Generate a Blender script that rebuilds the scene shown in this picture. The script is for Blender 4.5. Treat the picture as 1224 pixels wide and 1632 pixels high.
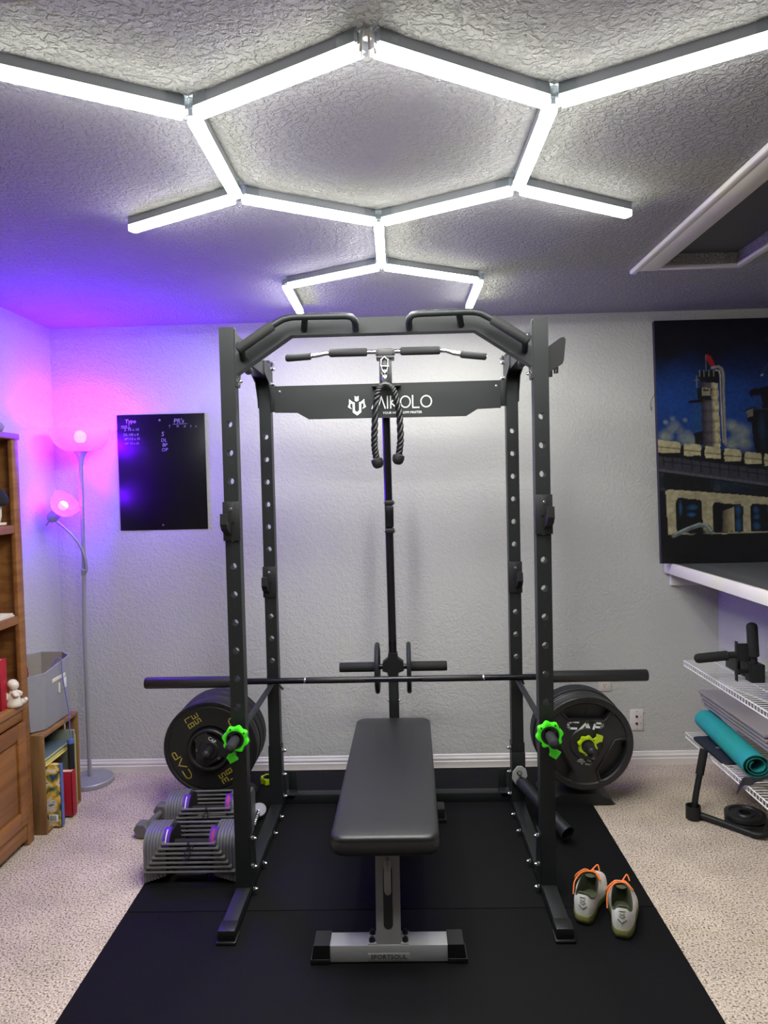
import bpy, bmesh, math, random
import numpy as np
from mathutils import Vector, Matrix, Euler

random.seed(7)
for o in list(bpy.data.objects):
    bpy.data.objects.remove(o)
scene = bpy.context.scene
COL = scene.collection
PI = math.pi

# ------------------------------------------------------------------ camera
F_PX, PITCH, YAW, ROLL, CAM_H = 1155.85, 0.0365, 0.0213, -0.0235, 1.5484
cam_d = bpy.data.cameras.new('camera')
cam = bpy.data.objects.new('camera', cam_d)
COL.objects.link(cam)
cam_d.sensor_fit = 'VERTICAL'
cam_d.sensor_height = 24.0
cam_d.lens = 24.0 * F_PX / 1632.0
cam_d.clip_start = 0.05
fw = Vector((-math.sin(YAW) * math.cos(PITCH), math.cos(YAW) * math.cos(PITCH), -math.sin(PITCH)))
rt = Vector((math.cos(YAW), math.sin(YAW), 0))
upv = rt.cross(fw)
r2 = math.cos(ROLL) * rt + math.sin(ROLL) * upv
u2 = -math.sin(ROLL) * rt + math.cos(ROLL) * upv
cam.matrix_world = Matrix(((r2.x, u2.x, -fw.x, 0), (r2.y, u2.y, -fw.y, 0), (r2.z, u2.z, -fw.z, CAM_H), (0, 0, 0, 1)))
scene.camera = cam

# ------------------------------------------------------------------ world, exposure, light levels
wd = bpy.data.worlds.new('world')
scene.world = wd
wd.use_nodes = True
wd.node_tree.nodes['Background'].inputs[0].default_value = (0.5, 0.5, 0.55, 1)
wd.node_tree.nodes['Background'].inputs[1].default_value = 0.02
vs = scene.view_settings
vs.view_transform = 'Standard'
vs.look = 'None'
vs.gamma = 1.0
vs.use_curve_mapping = False
vs.exposure = 0.0
LED_STRENGTH = 147.0       # white diffusers of the hexagon light, facing down
LED_SIDE = 13.0            # their dimmer side walls
BULB_STRENGTH = 2300.0     # violet bulb of the torchiere bowl
READ_STRENGTH = 1900.0     # violet bulb of the reading head
VIOLET = (0.125, 0.001, 1.0)
scene.cycles.max_bounces = 8
scene.cycles.diffuse_bounces = 5
scene.cycles.glossy_bounces = 3
scene.cycles.transmission_bounces = 6
scene.cycles.transparent_max_bounces = 8
scene.cycles.sample_clamp_indirect = 6.0
scene.cycles.caustics_reflective = False
scene.cycles.caustics_refractive = False


# ------------------------------------------------------------------ materials
def lin(c):
    def f(v):
        v /= 255.0
        return v / 12.92 if v <= 0.04045 else ((v + 0.055) / 1.055) ** 2.4
    return tuple(f(v) for v in c) + (1.0,)


MATS = {}


def mat(name, rgb, rough=0.5, metal=0.0, var=None, bump=None, spec=0.5, coat=0.0, trans=0.0, emis=None, grain=None, subsurf=0):
    """Principled material; var=(scale, amount) colour noise, bump=(scale, strength, detail), grain=(axis scale vector, rgb2)."""
    m = bpy.data.materials.new(name)
    m.use_nodes = True
    nt = m.node_tree
    b = nt.nodes['Principled BSDF']
    col = lin(rgb)
    b.inputs['Base Color'].default_value = col
    b.inputs['Roughness'].default_value = rough
    b.inputs['Metallic'].default_value = metal
    b.inputs['Specular IOR Level'].default_value = spec
    b.inputs['Coat Weight'].default_value = coat
    b.inputs['Transmission Weight'].default_value = trans
    tc = nt.nodes.new('ShaderNodeTexCoord')
    if var or grain:
        n = nt.nodes.new('ShaderNodeTexNoise')
        n.inputs['Detail'].default_value = 4
        mix = nt.nodes.new('ShaderNodeMix')
        mix.data_type = 'RGBA'
        if grain:
            mp = nt.nodes.new('ShaderNodeMapping')
            mp.inputs['Scale'].default_value = grain[0]
            nt.links.new(tc.outputs['Object'], mp.inputs['Vector'])
            nt.links.new(mp.outputs['Vector'], n.inputs['Vector'])
            n.inputs['Scale'].default_value = 1.0
            n.inputs['Distortion'].default_value = 1.2
            mix.inputs['A'].default_value = col
            mix.inputs['B'].default_value = lin(grain[1])
            rp = nt.nodes.new('ShaderNodeMapRange')
            rp.inputs['From Min'].default_value = 0.35
            rp.inputs['From Max'].default_value = 0.65
            nt.links.new(n.outputs['Fac'], rp.inputs['Value'])
            nt.links.new(rp.outputs['Result'], mix.inputs['Factor'])
        else:
            nt.links.new(tc.outputs['Object'], n.inputs['Vector'])
            n.inputs['Scale'].default_value = var[0]
            a = var[1]
            mix.inputs['A'].default_value = tuple(c * (1 - a) for c in col[:3]) + (1,)
            mix.inputs['B'].default_value = tuple(min(1, c * (1 + a)) for c in col[:3]) + (1,)
            nt.links.new(n.outputs['Fac'], mix.inputs['Factor'])
        nt.links.new(mix.outputs['Result'], b.inputs['Base Color'])
    if bump:
        n2 = nt.nodes.new('ShaderNodeTexNoise')
        n2.inputs['Scale'].default_value = bump[0]
        n2.inputs['Detail'].default_value = bump[2] if len(bump) > 2 else 3
        nt.links.new(tc.outputs['Object'], n2.inputs['Vector'])
        bp = nt.nodes.new('ShaderNodeBump')
        bp.inputs['Strength'].default_value = bump[1]
        bp.inputs['Distance'].default_value = 0.004
        nt.links.new(n2.outputs['Fac'], bp.inputs['Height'])
        nt.links.new(bp.outputs['Normal'], b.inputs['Normal'])
    if emis:
        b.inputs['Emission Color'].default_value = tuple(emis[0]) + (1,)
        b.inputs['Emission Strength'].default_value = emis[1]
    MATS[name] = m
    return m


def plaster(name, rgb, scale, dist):
    """Painted drywall with a knock-down relief: raised, flattened blobs."""
    m = mat(name, rgb, 0.85, var=(3.0, 0.04), spec=0.2)
    nt = m.node_tree
    b = nt.nodes['Principled BSDF']
    tc = [n for n in nt.nodes if n.type == 'TEX_COORD'][0]
    n1 = nt.nodes.new('ShaderNodeTexNoise')
    n1.inputs['Scale'].default_value = scale
    n1.inputs['Detail'].default_value = 3.0
    n1.inputs['Roughness'].default_value = 0.55
    n1.inputs['Distortion'].default_value = 0.6
    nt.links.new(tc.outputs['Object'], n1.inputs['Vector'])
    r1 = nt.nodes.new('ShaderNodeMapRange')
    r1.interpolation_type = 'SMOOTHSTEP'
    r1.inputs['From Min'].default_value = 0.40
    r1.inputs['From Max'].default_value = 0.62
    nt.links.new(n1.outputs['Fac'], r1.inputs['Value'])
    bp = nt.nodes.new('ShaderNodeBump')
    bp.inputs['Strength'].default_value = 1.0
    bp.inputs['Distance'].default_value = dist
    nt.links.new(r1.outputs['Result'], bp.inputs['Height'])
    nt.links.new(bp.outputs['Normal'], b.inputs['Normal'])
    return m


def carpet_mat():
    m = mat('carpet', (190, 178, 165), 0.95, spec=0.1)
    nt = m.node_tree
    b = nt.nodes['Principled BSDF']
    tc = [n for n in nt.nodes if n.type == 'TEX_COORD'][0]
    v = nt.nodes.new('ShaderNodeTexVoronoi')
    v.inputs['Scale'].default_value = 150
    n = nt.nodes.new('ShaderNodeTexNoise')
    n.inputs['Scale'].default_value = 140
    n.inputs['Detail'].default_value = 3
    n3 = nt.nodes.new('ShaderNodeTexNoise')
    n3.inputs['Scale'].default_value = 5
    nt.links.new(tc.outputs['Object'], v.inputs['Vector'])
    nt.links.new(tc.outputs['Object'], n.inputs['Vector'])
    nt.links.new(tc.outputs['Object'], n3.inputs['Vector'])
    cr = nt.nodes.new('ShaderNodeValToRGB')
    e = cr.color_ramp.elements
    e[0].position = 0.0
    e[0].color = lin((78, 64, 54))
    e[1].position = 1.0
    e[1].color = lin((250, 240, 226))
    for p_, c_ in ((0.36, (104, 88, 74)), (0.43, (196, 178, 160)), (0.60, (226, 210, 192))):
        k = e.new(p_)
        k.color = lin(c_)
    nt.links.new(n.outputs['Fac'], cr.inputs['Fac'])
    hsv = nt.nodes.new('ShaderNodeHueSaturation')
    rg = nt.nodes.new('ShaderNodeMapRange')
    rg.inputs['From Min'].default_value = 0.3
    rg.inputs['From Max'].default_value = 0.7
    rg.inputs['To Min'].default_value = 0.86
    rg.inputs['To Max'].default_value = 1.08
    nt.links.new(n3.outputs['Fac'], rg.inputs['Value'])
    nt.links.new(rg.outputs['Result'], hsv.inputs['Value'])
    nt.links.new(cr.outputs['Color'], hsv.inputs['Color'])
    nt.links.new(hsv.outputs['Color'], b.inputs['Base Color'])
    bp = nt.nodes.new('ShaderNodeBump')
    bp.inputs['Strength'].default_value = 0.9
    bp.inputs['Distance'].default_value = 0.006
    ad = nt.nodes.new('ShaderNodeMath')
    ad.operation = 'SUBTRACT'
    nt.links.new(n.outputs['Fac'], ad.inputs[0])
    nt.links.new(v.outputs['Distance'], ad.inputs[1])
    nt.links.new(ad.outputs[0], bp.inputs['Height'])
    nt.links.new(bp.outputs['Normal'], b.inputs['Normal'])
    return m


def clear_mat():
    m = bpy.data.materials.new('clear_plastic')
    m.use_nodes = True
    nt = m.node_tree
    nt.nodes.remove(nt.nodes['Principled BSDF'])
    out = nt.nodes['Material Output']
    t = nt.nodes.new('ShaderNodeBsdfTransparent')
    t.inputs[0].default_value = (0.93, 0.95, 0.96, 1)
    g = nt.nodes.new('ShaderNodeBsdfGlossy')
    g.inputs['Roughness'].default_value = 0.12
    g.inputs['Color'].default_value = (0.9, 0.93, 0.95, 1)
    fr = nt.nodes.new('ShaderNodeLayerWeight')
    fr.inputs['Blend'].default_value = 0.25
    mx = nt.nodes.new('ShaderNodeMixShader')
    nt.links.new(fr.outputs['Facing'], mx.inputs[0])
    nt.links.new(t.outputs[0], mx.inputs[1])
    nt.links.new(g.outputs[0], mx.inputs[2])
    nt.links.new(mx.outputs[0], out.inputs['Surface'])
    MATS['clear_plastic'] = m
    return m


def frosted_mat():
    """Frosted white plastic of the lamp shades: scatters the bulb's light through itself."""
    m = bpy.data.materials.new('frosted_shade')
    m.use_nodes = True
    nt = m.node_tree
    nt.nodes.remove(nt.nodes['Principled BSDF'])
    out = nt.nodes['Material Output']
    t = nt.nodes.new('ShaderNodeBsdfTranslucent')
    t.inputs[0].default_value = (0.8, 0.75, 0.78, 1)
    d = nt.nodes.new('ShaderNodeBsdfDiffuse')
    d.inputs[0].default_value = (0.8, 0.78, 0.8, 1)
    mx = nt.nodes.new('ShaderNodeMixShader')
    mx.inputs[0].default_value = 0.30
    nt.links.new(t.outputs[0], mx.inputs[1])
    nt.links.new(d.outputs[0], mx.inputs[2])
    tr = nt.nodes.new('ShaderNodeBsdfTransparent')
    m2 = nt.nodes.new('ShaderNodeMixShader')
    m2.inputs[0].default_value = 0.40
    nt.links.new(mx.outputs[0], m2.inputs[1])
    nt.links.new(tr.outputs[0], m2.inputs[2])
    nt.links.new(m2.outputs[0], out.inputs['Surface'])
    MATS['frosted_shade'] = m
    return m


WALL = plaster('wall_paint', (190, 189, 185), 62, 0.0013)
CEIL = plaster('ceiling_paint', (168, 167, 164), 70, 0.0050)
CARPET = carpet_mat()
CLEAR = clear_mat()
FROST = frosted_mat()
TRIM = mat('trim_paint', (226, 220, 214), 0.5, var=(6, 0.03), bump=(30, 0.05))
RUBBER_MAT = mat('rubber_mat', (13, 13, 15), 0.75, var=(2.5, 0.2), bump=(900, 0.25, 2), spec=0.14)
STEEL = mat('powder_coat', (28, 30, 31), 0.45, var=(14, 0.06), bump=(1400, 0.06, 2), spec=0.32)
STEEL_D = mat('stamped_steel', (17, 18, 19), 0.5, var=(20, 0.05))
PLASTIC_K = mat('black_plastic', (17, 17, 18), 0.45, var=(20, 0.08))
FOAM_K = mat('black_foam', (19, 19, 20), 0.8, var=(60, 0.1), bump=(500, 0.2))
RUBBER_K = mat('black_rubber', (19, 19, 20), 0.6, var=(9, 0.12), bump=(300, 0.06))
IRON_K = mat('black_iron', (29, 29, 30), 0.42, var=(25, 0.1), bump=(420, 0.12))
CHROME = mat('chrome', (215, 216, 220), 0.16, 1.0, var=(30, 0.04))
DARK_CHROME = mat('dark_gloss_steel', (50, 50, 55), 0.2, 0.85, var=(18, 0.05))
VINYL = mat('black_vinyl', (31, 31, 33), 0.38, var=(9, 0.06), bump=(420, 0.10, 4), spec=0.45)
SILVER = mat('silver_paint', (168, 168, 170), 0.4, 0.25, var=(20, 0.05))
NECK_G = mat('shaded_silver', (128, 127, 127), 0.42, 0.25, var=(20, 0.05))  # bench silver darkened to carry the shade beneath the pad
GREY_PL = mat('grey_plastic', (150, 150, 150), 0.4, var=(12, 0.04))
WHITE_PR = mat('white_print', (226, 228, 228), 0.5, var=(40, 0.03))
YELLOW_PR = mat('yellow_print', (190, 170, 60), 0.5, var=(40, 0.1))
GREEN = mat('green_plastic', (70, 226, 25), 0.35, var=(30, 0.06))
LIME = mat('lime_plastic', (180, 205, 25), 0.35, var=(30, 0.06))
HOUSING = mat('aluminium_housing', (150, 152, 158), 0.4, 0.4, var=(20, 0.04))
LEDM = mat('led_diffuser', (240, 240, 240), 0.5, var=(20, 0.01), emis=((0.98, 1.0, 0.945), LED_STRENGTH))
LEDS = mat('led_diffuser_side', (240, 240, 240), 0.5, var=(20, 0.01), emis=((0.98, 1.0, 0.945), LED_SIDE))
BULB = mat('violet_bulb', (230, 210, 230), 0.5, var=(20, 0.01), emis=(VIOLET, BULB_STRENGTH))
BULB_R = mat('violet_reading_bulb', (230, 210, 230), 0.5, var=(20, 0.01), emis=(VIOLET, READ_STRENGTH))
LAMP_MT = mat('lamp_metal', (158, 158, 164), 0.4, 0.3, var=(20, 0.04))
CHALK = mat('chalkboard', (7, 7, 9), 0.34, var=(8, 0.12), spec=0.3)
CHALK_W = mat('chalk_marker', (150, 145, 158), 0.7, var=(50, 0.1))
OAK = mat('honey_oak', (152, 102, 54), 0.42, grain=((9, 1.2, 26), (124, 78, 40)), bump=(80, 0.05))
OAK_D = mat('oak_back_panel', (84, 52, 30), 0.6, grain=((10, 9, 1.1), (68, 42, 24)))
PINE = mat('stained_pine', (150, 112, 68), 0.55, grain=((24, 24, 1.4), (118, 84, 50)), bump=(90, 0.08))
FABRIC = mat('grey_fabric', (152, 150, 158), 0.9, var=(40, 0.06), bump=(700, 0.3), spec=0.2)
FABRIC_IN = mat('beige_lining', (150, 143, 132), 0.9, var=(40, 0.06), bump=(700, 0.3), spec=0.2)
LEDGE_TOP = mat('grey_laminate', (96, 97, 99), 0.35, grain=((60, 2, 10), (78, 79, 82)))
HATCH = mat('hatch_panel', (88, 87, 92), 0.75, var=(3, 0.12))
WIRE = mat('white_vinyl_wire', (232, 230, 228), 0.4, var=(40, 0.03))
TEAL = mat('teal_foam', (28, 150, 152), 0.75, var=(14, 0.12), bump=(400, 0.15))
TEAL_D = mat('teal_foam_edge', (12, 92, 84), 0.8, var=(30, 0.12))
MATGREY = mat('grey_mat_vinyl', (150, 143, 143), 0.6, var=(8, 0.05), bump=(200, 0.08))
NAVY = mat('navy_nylon', (32, 38, 56), 0.7, var=(45, 0.4))
PAPER = mat('paper', (222, 214, 196), 0.8, var=(60, 0.06))
IVORY = mat('ivory_ceramic', (216, 206, 190), 0.35, var=(14, 0.06))
KHAKI = mat('olive_knit', (72, 76, 54), 0.9, var=(60, 0.15), bump=(600, 0.2))
OLIVE_SOLE = mat('olive_sole', (112, 112, 62), 0.7, var=(20, 0.1))
SHOE_W = mat('white_mesh_fabric', (214, 212, 204), 0.8, var=(30, 0.06), bump=(500, 0.2))
ORANGE = mat('orange_lace', (246, 130, 62), 0.7, var=(80, 0.1))
GREY_LOGO = mat('grey_overlay', (118, 120, 116), 0.6, var=(30, 0.1))
CREAM_PL = mat('outlet_plastic', (216, 208, 202), 0.35, var=(10, 0.02))
DARK_HOLE = mat('socket_dark', (40, 36, 34), 0.7, var=(10, 0.1))
BLOCK_G = mat('grey_weight_plate', (104, 103, 110), 0.45, 0.2, var=(20, 0.08))
HEX_G = mat('grey_cast_iron', (104, 102, 102), 0.6, 0.2, var=(16, 0.12), bump=(200, 0.2))
PURPLE_L = mat('purple_label', (78, 34, 150), 0.4, var=(20, 0.05))
PINK_L = mat('magenta_label', (168, 40, 110), 0.4, var=(20, 0.05))
CORD_B = mat('blue_cord', (108, 112, 190), 0.45, var=(30, 0.05))
RED_B = mat('red_cover', (164, 22, 42), 0.5, var=(12, 0.08))
BLUE_B = mat('blue_cover', (88, 110, 178), 0.5, var=(12, 0.08))
SLATE_B = mat('slate_cover', (96, 112, 124), 0.4, var=(5, 0.3))
GREEN_B = mat('grey_green_cover', (130, 138, 122), 0.5, var=(12, 0.1))
YEL_B = mat('yellow_cover', (222, 206, 70), 0.5, var=(12, 0.1))
TAN = mat('tan_wood', (206, 170, 118), 0.6, var=(14, 0.1))
CAP_K = mat('black_knit', (18, 19, 26), 0.9, var=(60, 0.2), bump=(400, 0.3))
ROPE_K = mat('black_rope', (10, 10, 11), 0.45, var=(200, 0.2), bump=(900, 0.2))
TOWEL = mat('grey_towel', (150, 138, 140), 0.95, var=(40, 0.1), bump=(300, 0.4))
CANVAS_SIDE = mat('dark_canvas_edge', (44, 40, 52), 0.8, var=(20, 0.2))


def cover_mat():
    """Picture-book cover: irregular patches of yellow, white, green and grey print."""
    m = mat('picture_cover', (200, 190, 160), 0.4)
    nt = m.node_tree
    tc = [n for n in nt.nodes if n.type == 'TEX_COORD'][0]
    v = nt.nodes.new('ShaderNodeTexNoise')
    v.inputs['Scale'].default_value = 17
    v.inputs['Detail'].default_value = 2.5
    v.inputs['Distortion'].default_value = 0.8
    nt.links.new(tc.outputs['Object'], v.inputs['Vector'])
    cr = nt.nodes.new('ShaderNodeValToRGB')
    cr.color_ramp.interpolation = 'CONSTANT'
    e = cr.color_ramp.elements
    e[0].position, e[0].color = 0.0, lin((60, 70, 90))
    e[1].position, e[1].color = 0.38, lin((120, 128, 70))
    for p_, c_ in ((0.44, (214, 168, 60)), (0.52, (228, 190, 96)), (0.57, (216, 210, 200)), (0.64, (120, 120, 130))):
        k = e.new(p_)
        k.color = lin(c_)
    nt.links.new(v.outputs['Fac'], cr.inputs['Fac'])
    nt.links.new(cr.outputs['Color'], nt.nodes['Principled BSDF'].inputs['Base Color'])
    return m


COVER = cover_mat()


# ------------------------------------------------------------------ mesh helpers
def frame(axis):
    a = Vector(axis).normalized()
    t = Vector((0, 0, 1)) if abs(a.z) < 0.9 else Vector((1, 0, 0))
    x = t.cross(a).normalized()
    y = a.cross(x)
    return x, y, a


class MB:
    def __init__(s):
        s.v, s.f, s.m = [], [], []

    def add(s, vs_, fs, M=None, mi=0):
        o = len(s.v)
        for p in vs_:
            p = Vector(p)
            s.v.append(tuple(M @ p) if M is not None else tuple(p))
        for f in fs:
            s.f.append(tuple(i + o for i in f))
            s.m.append(mi)
        return s

    def box(s, lo, hi, M=None, mi=0):
        x0, y0, z0 = lo
        x1, y1, z1 = hi
        return s.add([(x0, y0, z0), (x1, y0, z0), (x1, y1, z0), (x0, y1, z0), (x0, y0, z1), (x1, y0, z1), (x1, y1, z1), (x0, y1, z1)],
                     [(0, 3, 2, 1), (4, 5, 6, 7), (0, 1, 5, 4), (1, 2, 6, 5), (2, 3, 7, 6), (3, 0, 4, 7)], M, mi)

    def rbox(s, lo, hi, r=0.004, seg=2, M=None, mi=0):
        bm = bmesh.new()
        bmesh.ops.create_cube(bm, size=1.0)
        for v in bm.verts:
            v.co = Vector([(lo[i] + hi[i]) / 2 + v.co[i] * (hi[i] - lo[i]) for i in range(3)])
        r = min(r, 0.49 * min(hi[i] - lo[i] for i in range(3)))
        bmesh.ops.bevel(bm, geom=list(bm.edges), offset=r, segments=seg, profile=0.5, affect='EDGES')
        bm.verts.ensure_lookup_table()
        s.add([v.co.copy() for v in bm.verts], [[v.index for v in f.verts] for f in bm.faces], M, mi)
        bm.free()
        return s

    def cyl(s, p0, p1, r0, r1=None, n=16, cap=True, mi=0):
        r1 = r0 if r1 is None else r1
        p0, p1 = Vector(p0), Vector(p1)
        x, y, a = frame(p1 - p0)
        V = []
        for p, r in ((p0, r0), (p1, r1)):
            for i in range(n):
                t = 2 * PI * i / n
                V.append(p + x * (r * math.cos(t)) + y * (r * math.sin(t)))
        Fs = [(i, (i + 1) % n, n + (i + 1) % n, n + i) for i in range(n)]
        if cap:
            Fs += [tuple(range(n - 1, -1, -1)), tuple(range(n, 2 * n))]
        return s.add(V, Fs, None, mi)

    def lathe(s, prof, o=(0, 0, 0), axis=(0, 0, 1), n=24, closed=False, mi=0, scale=(1, 1)):
        """prof: (radius, height along axis); ends with radius 0 are closed by fans."""
        o = Vector(o)
        x, y, a = frame(axis)
        V, Fs = [], []
        for r, h in prof:
            for i in range(n):
                t = 2 * PI * i / n
                V.append(o + a * h + x * (r * scale[0] * math.cos(t)) + y * (r * scale[1] * math.sin(t)))
        k = len(prof)
        for j in range(k - 1 if not closed else k):
            j2 = (j + 1) % k
            for i in range(n):
                i2 = (i + 1) % n
                Fs.append((j * n + i, j * n + i2, j2 * n + i2, j2 * n + i))
        if not closed:
            if prof[0][0] > 1e-6:
                Fs.append(tuple(range(n - 1, -1, -1)))
            if prof[-1][0] > 1e-6:
                Fs.append(tuple((k - 1) * n + i for i in range(n)))
        return s.add(V, Fs, None, mi)

    def tube(s, path, r, n=10, cap=True, closed=False, mi=0):
        P = [Vector(p) for p in path]
        k = len(P)
        R = r if isinstance(r, (list, tuple)) else [r] * k
        tang = []
        for i in range(k):
            a = P[(i + 1) % k] - P[i] if (i < k - 1 or closed) else P[i] - P[i - 1]
            b = P[i] - P[i - 1] if (i > 0 or closed) else a
            tang.append((a.normalized() + b.normalized()).normalized())
        x, y, _ = frame(tang[0])
        V = []
        for i in range(k):
            t = tang[i]
            x = (x - t * x.dot(t)).normalized()
            y = t.cross(x)
            for j in range(n):
                q = 2 * PI * j / n
                V.append(P[i] + x * (R[i] * math.cos(q)) + y * (R[i] * math.sin(q)))
        Fs = []
        for i in range(k if closed else k - 1):
            i2 = (i + 1) % k
            for j in range(n):
                j2 = (j + 1) % n
                Fs.append((i * n + j, i * n + j2, i2 * n + j2, i2 * n + j))
        if cap and not closed:
            Fs += [tuple(range(n - 1, -1, -1)), tuple((k - 1) * n + j for j in range(n))]
        return s.add(V, Fs, None, mi)

    def prism(s, poly, d0, d1, M=None, mi=0):
        """polygon in local XY, extruded along local Z from d0 to d1."""
        n = len(poly)
        V = [(p[0], p[1], d0) for p in poly] + [(p[0], p[1], d1) for p in poly]
        Fs = [tuple(range(n - 1, -1, -1)), tuple(range(n, 2 * n))]
        Fs += [(i, (i + 1) % n, n + (i + 1) % n, n + i) for i in range(n)]
        return s.add(V, Fs, M, mi)

    def ring_prism(s, inner, outer, d0, d1, M=None, mi=0):
        """ring between two polygons with equal point counts, extruded d0..d1."""
        n = len(inner)
        V = []
        for d in (d0, d1):
            V += [(p[0], p[1], d) for p in inner] + [(p[0], p[1], d) for p in outer]
        Fs = []
        for i in range(n):
            j = (i + 1) % n
            Fs += [(i, j, n + j, n + i), (2 * n + i, 3 * n + i, 3 * n + j, 2 * n + j),
                   (i, 2 * n + i, 2 * n + j, j), (n + i, n + j, 3 * n + j, 3 * n + i)]
        return s.add(V, Fs, M, mi)

    def sphere(s, c, r, nu=16, nv=10, sc=(1, 1, 1), mi=0):
        prof = [(math.sin(PI * i / nv) * r, -math.cos(PI * i / nv) * r) for i in range(nv + 1)]
        t = MB()
        t.lathe(prof, n=nu)
        return s.add([(c[0] + p[0] * sc[0], c[1] + p[1] * sc[1], c[2] + p[2] * sc[2]) for p in t.v], t.f, None, mi)

    def torus(s, c, axis, R, r, n=36, m=10, mi=0):
        x, y, a = frame(axis)
        c = Vector(c)
        return s.tube([c + x * (R * math.cos(2 * PI * i / n)) + y * (R * math.sin(2 * PI * i / n)) for i in range(n)], r, m, closed=True, mi=mi)

    def strokes(s, lines, w, d, M=None, mi=0):
        """flat lettering: each polyline in local XY becomes bars of width w and thickness d along Z."""
        for ln in lines:
            for (x0, y0), (x1, y1) in zip(ln[:-1], ln[1:]):
                dx, dy = x1 - x0, y1 - y0
                L_ = math.hypot(dx, dy) or 1e-6
                ux, uy = dx / L_, dy / L_
                e = w * 0.42
                ax, ay, bx_, by_ = x0 - ux * e, y0 - uy * e, x1 + ux * e, y1 + uy * e
                nx, ny = -uy * w / 2, ux * w / 2
                s.prism([(ax - nx, ay - ny), (bx_ - nx, by_ - ny), (bx_ + nx, by_ + ny), (ax + nx, ay + ny)], 0, d, M, mi)
        return s

    def mesh(s, name, mats, smooth=35):
        me = bpy.data.meshes.new(name)
        me.from_pydata(s.v, [], s.f)
        for m in (mats if isinstance(mats, (list, tuple)) else [mats]):
            me.materials.append(m)
        if any(s.m):
            me.polygons.foreach_set('material_index', s.m)
        me.validate()
        bm = bmesh.new()
        bm.from_mesh(me)
        bmesh.ops.recalc_face_normals(bm, faces=bm.faces)
        bm.to_mesh(me)
        bm.free()
        if smooth:
            me.polygons.foreach_set('use_smooth', [True] * len(me.polygons))
            me.set_sharp_from_angle(angle=math.radians(smooth))
        return me

    def build(s, name, mats, parent=None, smooth=35, **kw):
        return link(name, s.mesh(name, mats, smooth), parent, **kw)


def link(name, me, parent=None, loc=None, rot=None, label=None, scale=None):
    o = bpy.data.objects.new(name, me)
    COL.objects.link(o)
    if parent is not None:
        o.parent = parent
    if loc is not None:
        o.location = loc
    if rot is not None:
        o.rotation_euler = rot
    if scale is not None:
        o.scale = scale
    if label:
        o['label'] = label
    return o


def tag(o, label, cat, group=None):
    o['label'] = label
    o['category'] = cat
    if group:
        o['group'] = group
    return o


def thing(name, label, cat, loc=(0, 0, 0), rotz=0.0, group=None):
    o = link(name, None, None, loc, (0, 0, rotz))
    o.empty_display_size = 0.05
    return tag(o, label, cat, group)


def struct(o, label=None):
    o['kind'] = 'structure'
    if label:
        o['label'] = label
    return o


def copy_tree(o, parent=None):
    c = o.copy()
    COL.objects.link(c)
    c.parent = parent
    for ch in list(o.children):
        copy_tree(ch, c)
    return c


def text_mb(txt, size, d=0.0006, align='CENTER'):
    """built-in font as a flat mesh in local XY, centred."""
    cu = bpy.data.curves.new('lettering', 'FONT')
    cu.body = txt
    cu.size = size
    cu.extrude = d / 2
    cu.align_x = align
    cu.align_y = 'CENTER'
    cu.resolution_u = 2
    ob = bpy.data.objects.new('lettering', cu)
    COL.objects.link(ob)
    dg = bpy.context.evaluated_depsgraph_get()
    me = bpy.data.meshes.new_from_object(ob.evaluated_get(dg))
    mb = MB()
    mb.add([v.co.copy() for v in me.vertices], [tuple(p.vertices) for p in me.polygons])
    bpy.data.objects.remove(ob)
    bpy.data.curves.remove(cu)
    bpy.data.meshes.remove(me)
    return mb


def arc(cx, cy, r, a0, a1, n=10, ry=None):
    ry = r if ry is None else ry
    return [(cx + r * math.cos(math.radians(a0 + (a1 - a0) * i / n)), cy + ry * math.sin(math.radians(a0 + (a1 - a0) * i / n))) for i in range(n + 1)]


def rrect(x0, y0, x1, y1, r, n=5):
    return arc(x1 - r, y1 - r, r, 0, 90, n) + arc(x0 + r, y1 - r, r, 90, 180, n) + arc(x0 + r, y0 + r, r, 180, 270, n) + arc(x1 - r, y0 + r, r, 270, 360, n)


def face_front(x, y, z):
    """local XY -> world XZ, local +Z towards the camera (-Y)."""
    return Matrix(((1, 0, 0, x), (0, 0, -1, y), (0, 1, 0, z), (0, 0, 0, 1)))


# ------------------------------------------------------------------ room
WY, XL, XR, CH = 3.926, -1.8746, 1.7075, 2.44
YB = -1.7            # wall behind the camera
XN = 2.75            # far side of the niche above the ledge
LZ0, LZ1 = 1.045, 1.103
HX0, HX1, HY0, HY1 = 1.085, 1.43, 1.72, 3.085     # attic opening

struct(MB().box((XL - .1, YB - .1, -.12), (XN + .1, WY + .1, 0)).build('floor', CARPET, smooth=0), 'speckled beige carpet')
c = MB()
c.box((XL - .1, YB - .1, CH), (HX0, WY + .1, CH + .1))
c.box((HX1, YB - .1, CH), (XN + .1, WY + .1, CH + .1))
c.box((HX0, YB - .1, CH), (HX1, HY0, CH + .1))
c.box((HX0, HY1, CH), (HX1, WY + .1, CH + .1))
struct(c.build('ceiling', CEIL, smooth=0), 'grey ceiling with a knock-down plaster texture')
struct(MB().box((XL - .1, WY, 0), (XN + .1, WY + .1, CH)).build('wall_back', WALL, smooth=0), 'grey textured wall behind the rack')
struct(MB().box((XL - .1, YB, 0), (XL, WY, CH)).build('wall_left', WALL, smooth=0))
struct(MB().box((XR, YB, 0), (XR + .1, WY, LZ0)).build('wall_right', WALL, smooth=0))
struct(MB().box((XN, YB, 0), (XN + .1, WY, CH)).build('wall_niche', WALL, smooth=0))
struct(MB().box((XL - .1, YB - .1, 0), (XN + .1, YB, CH)).build('wall_front', WALL, smooth=0))
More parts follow.
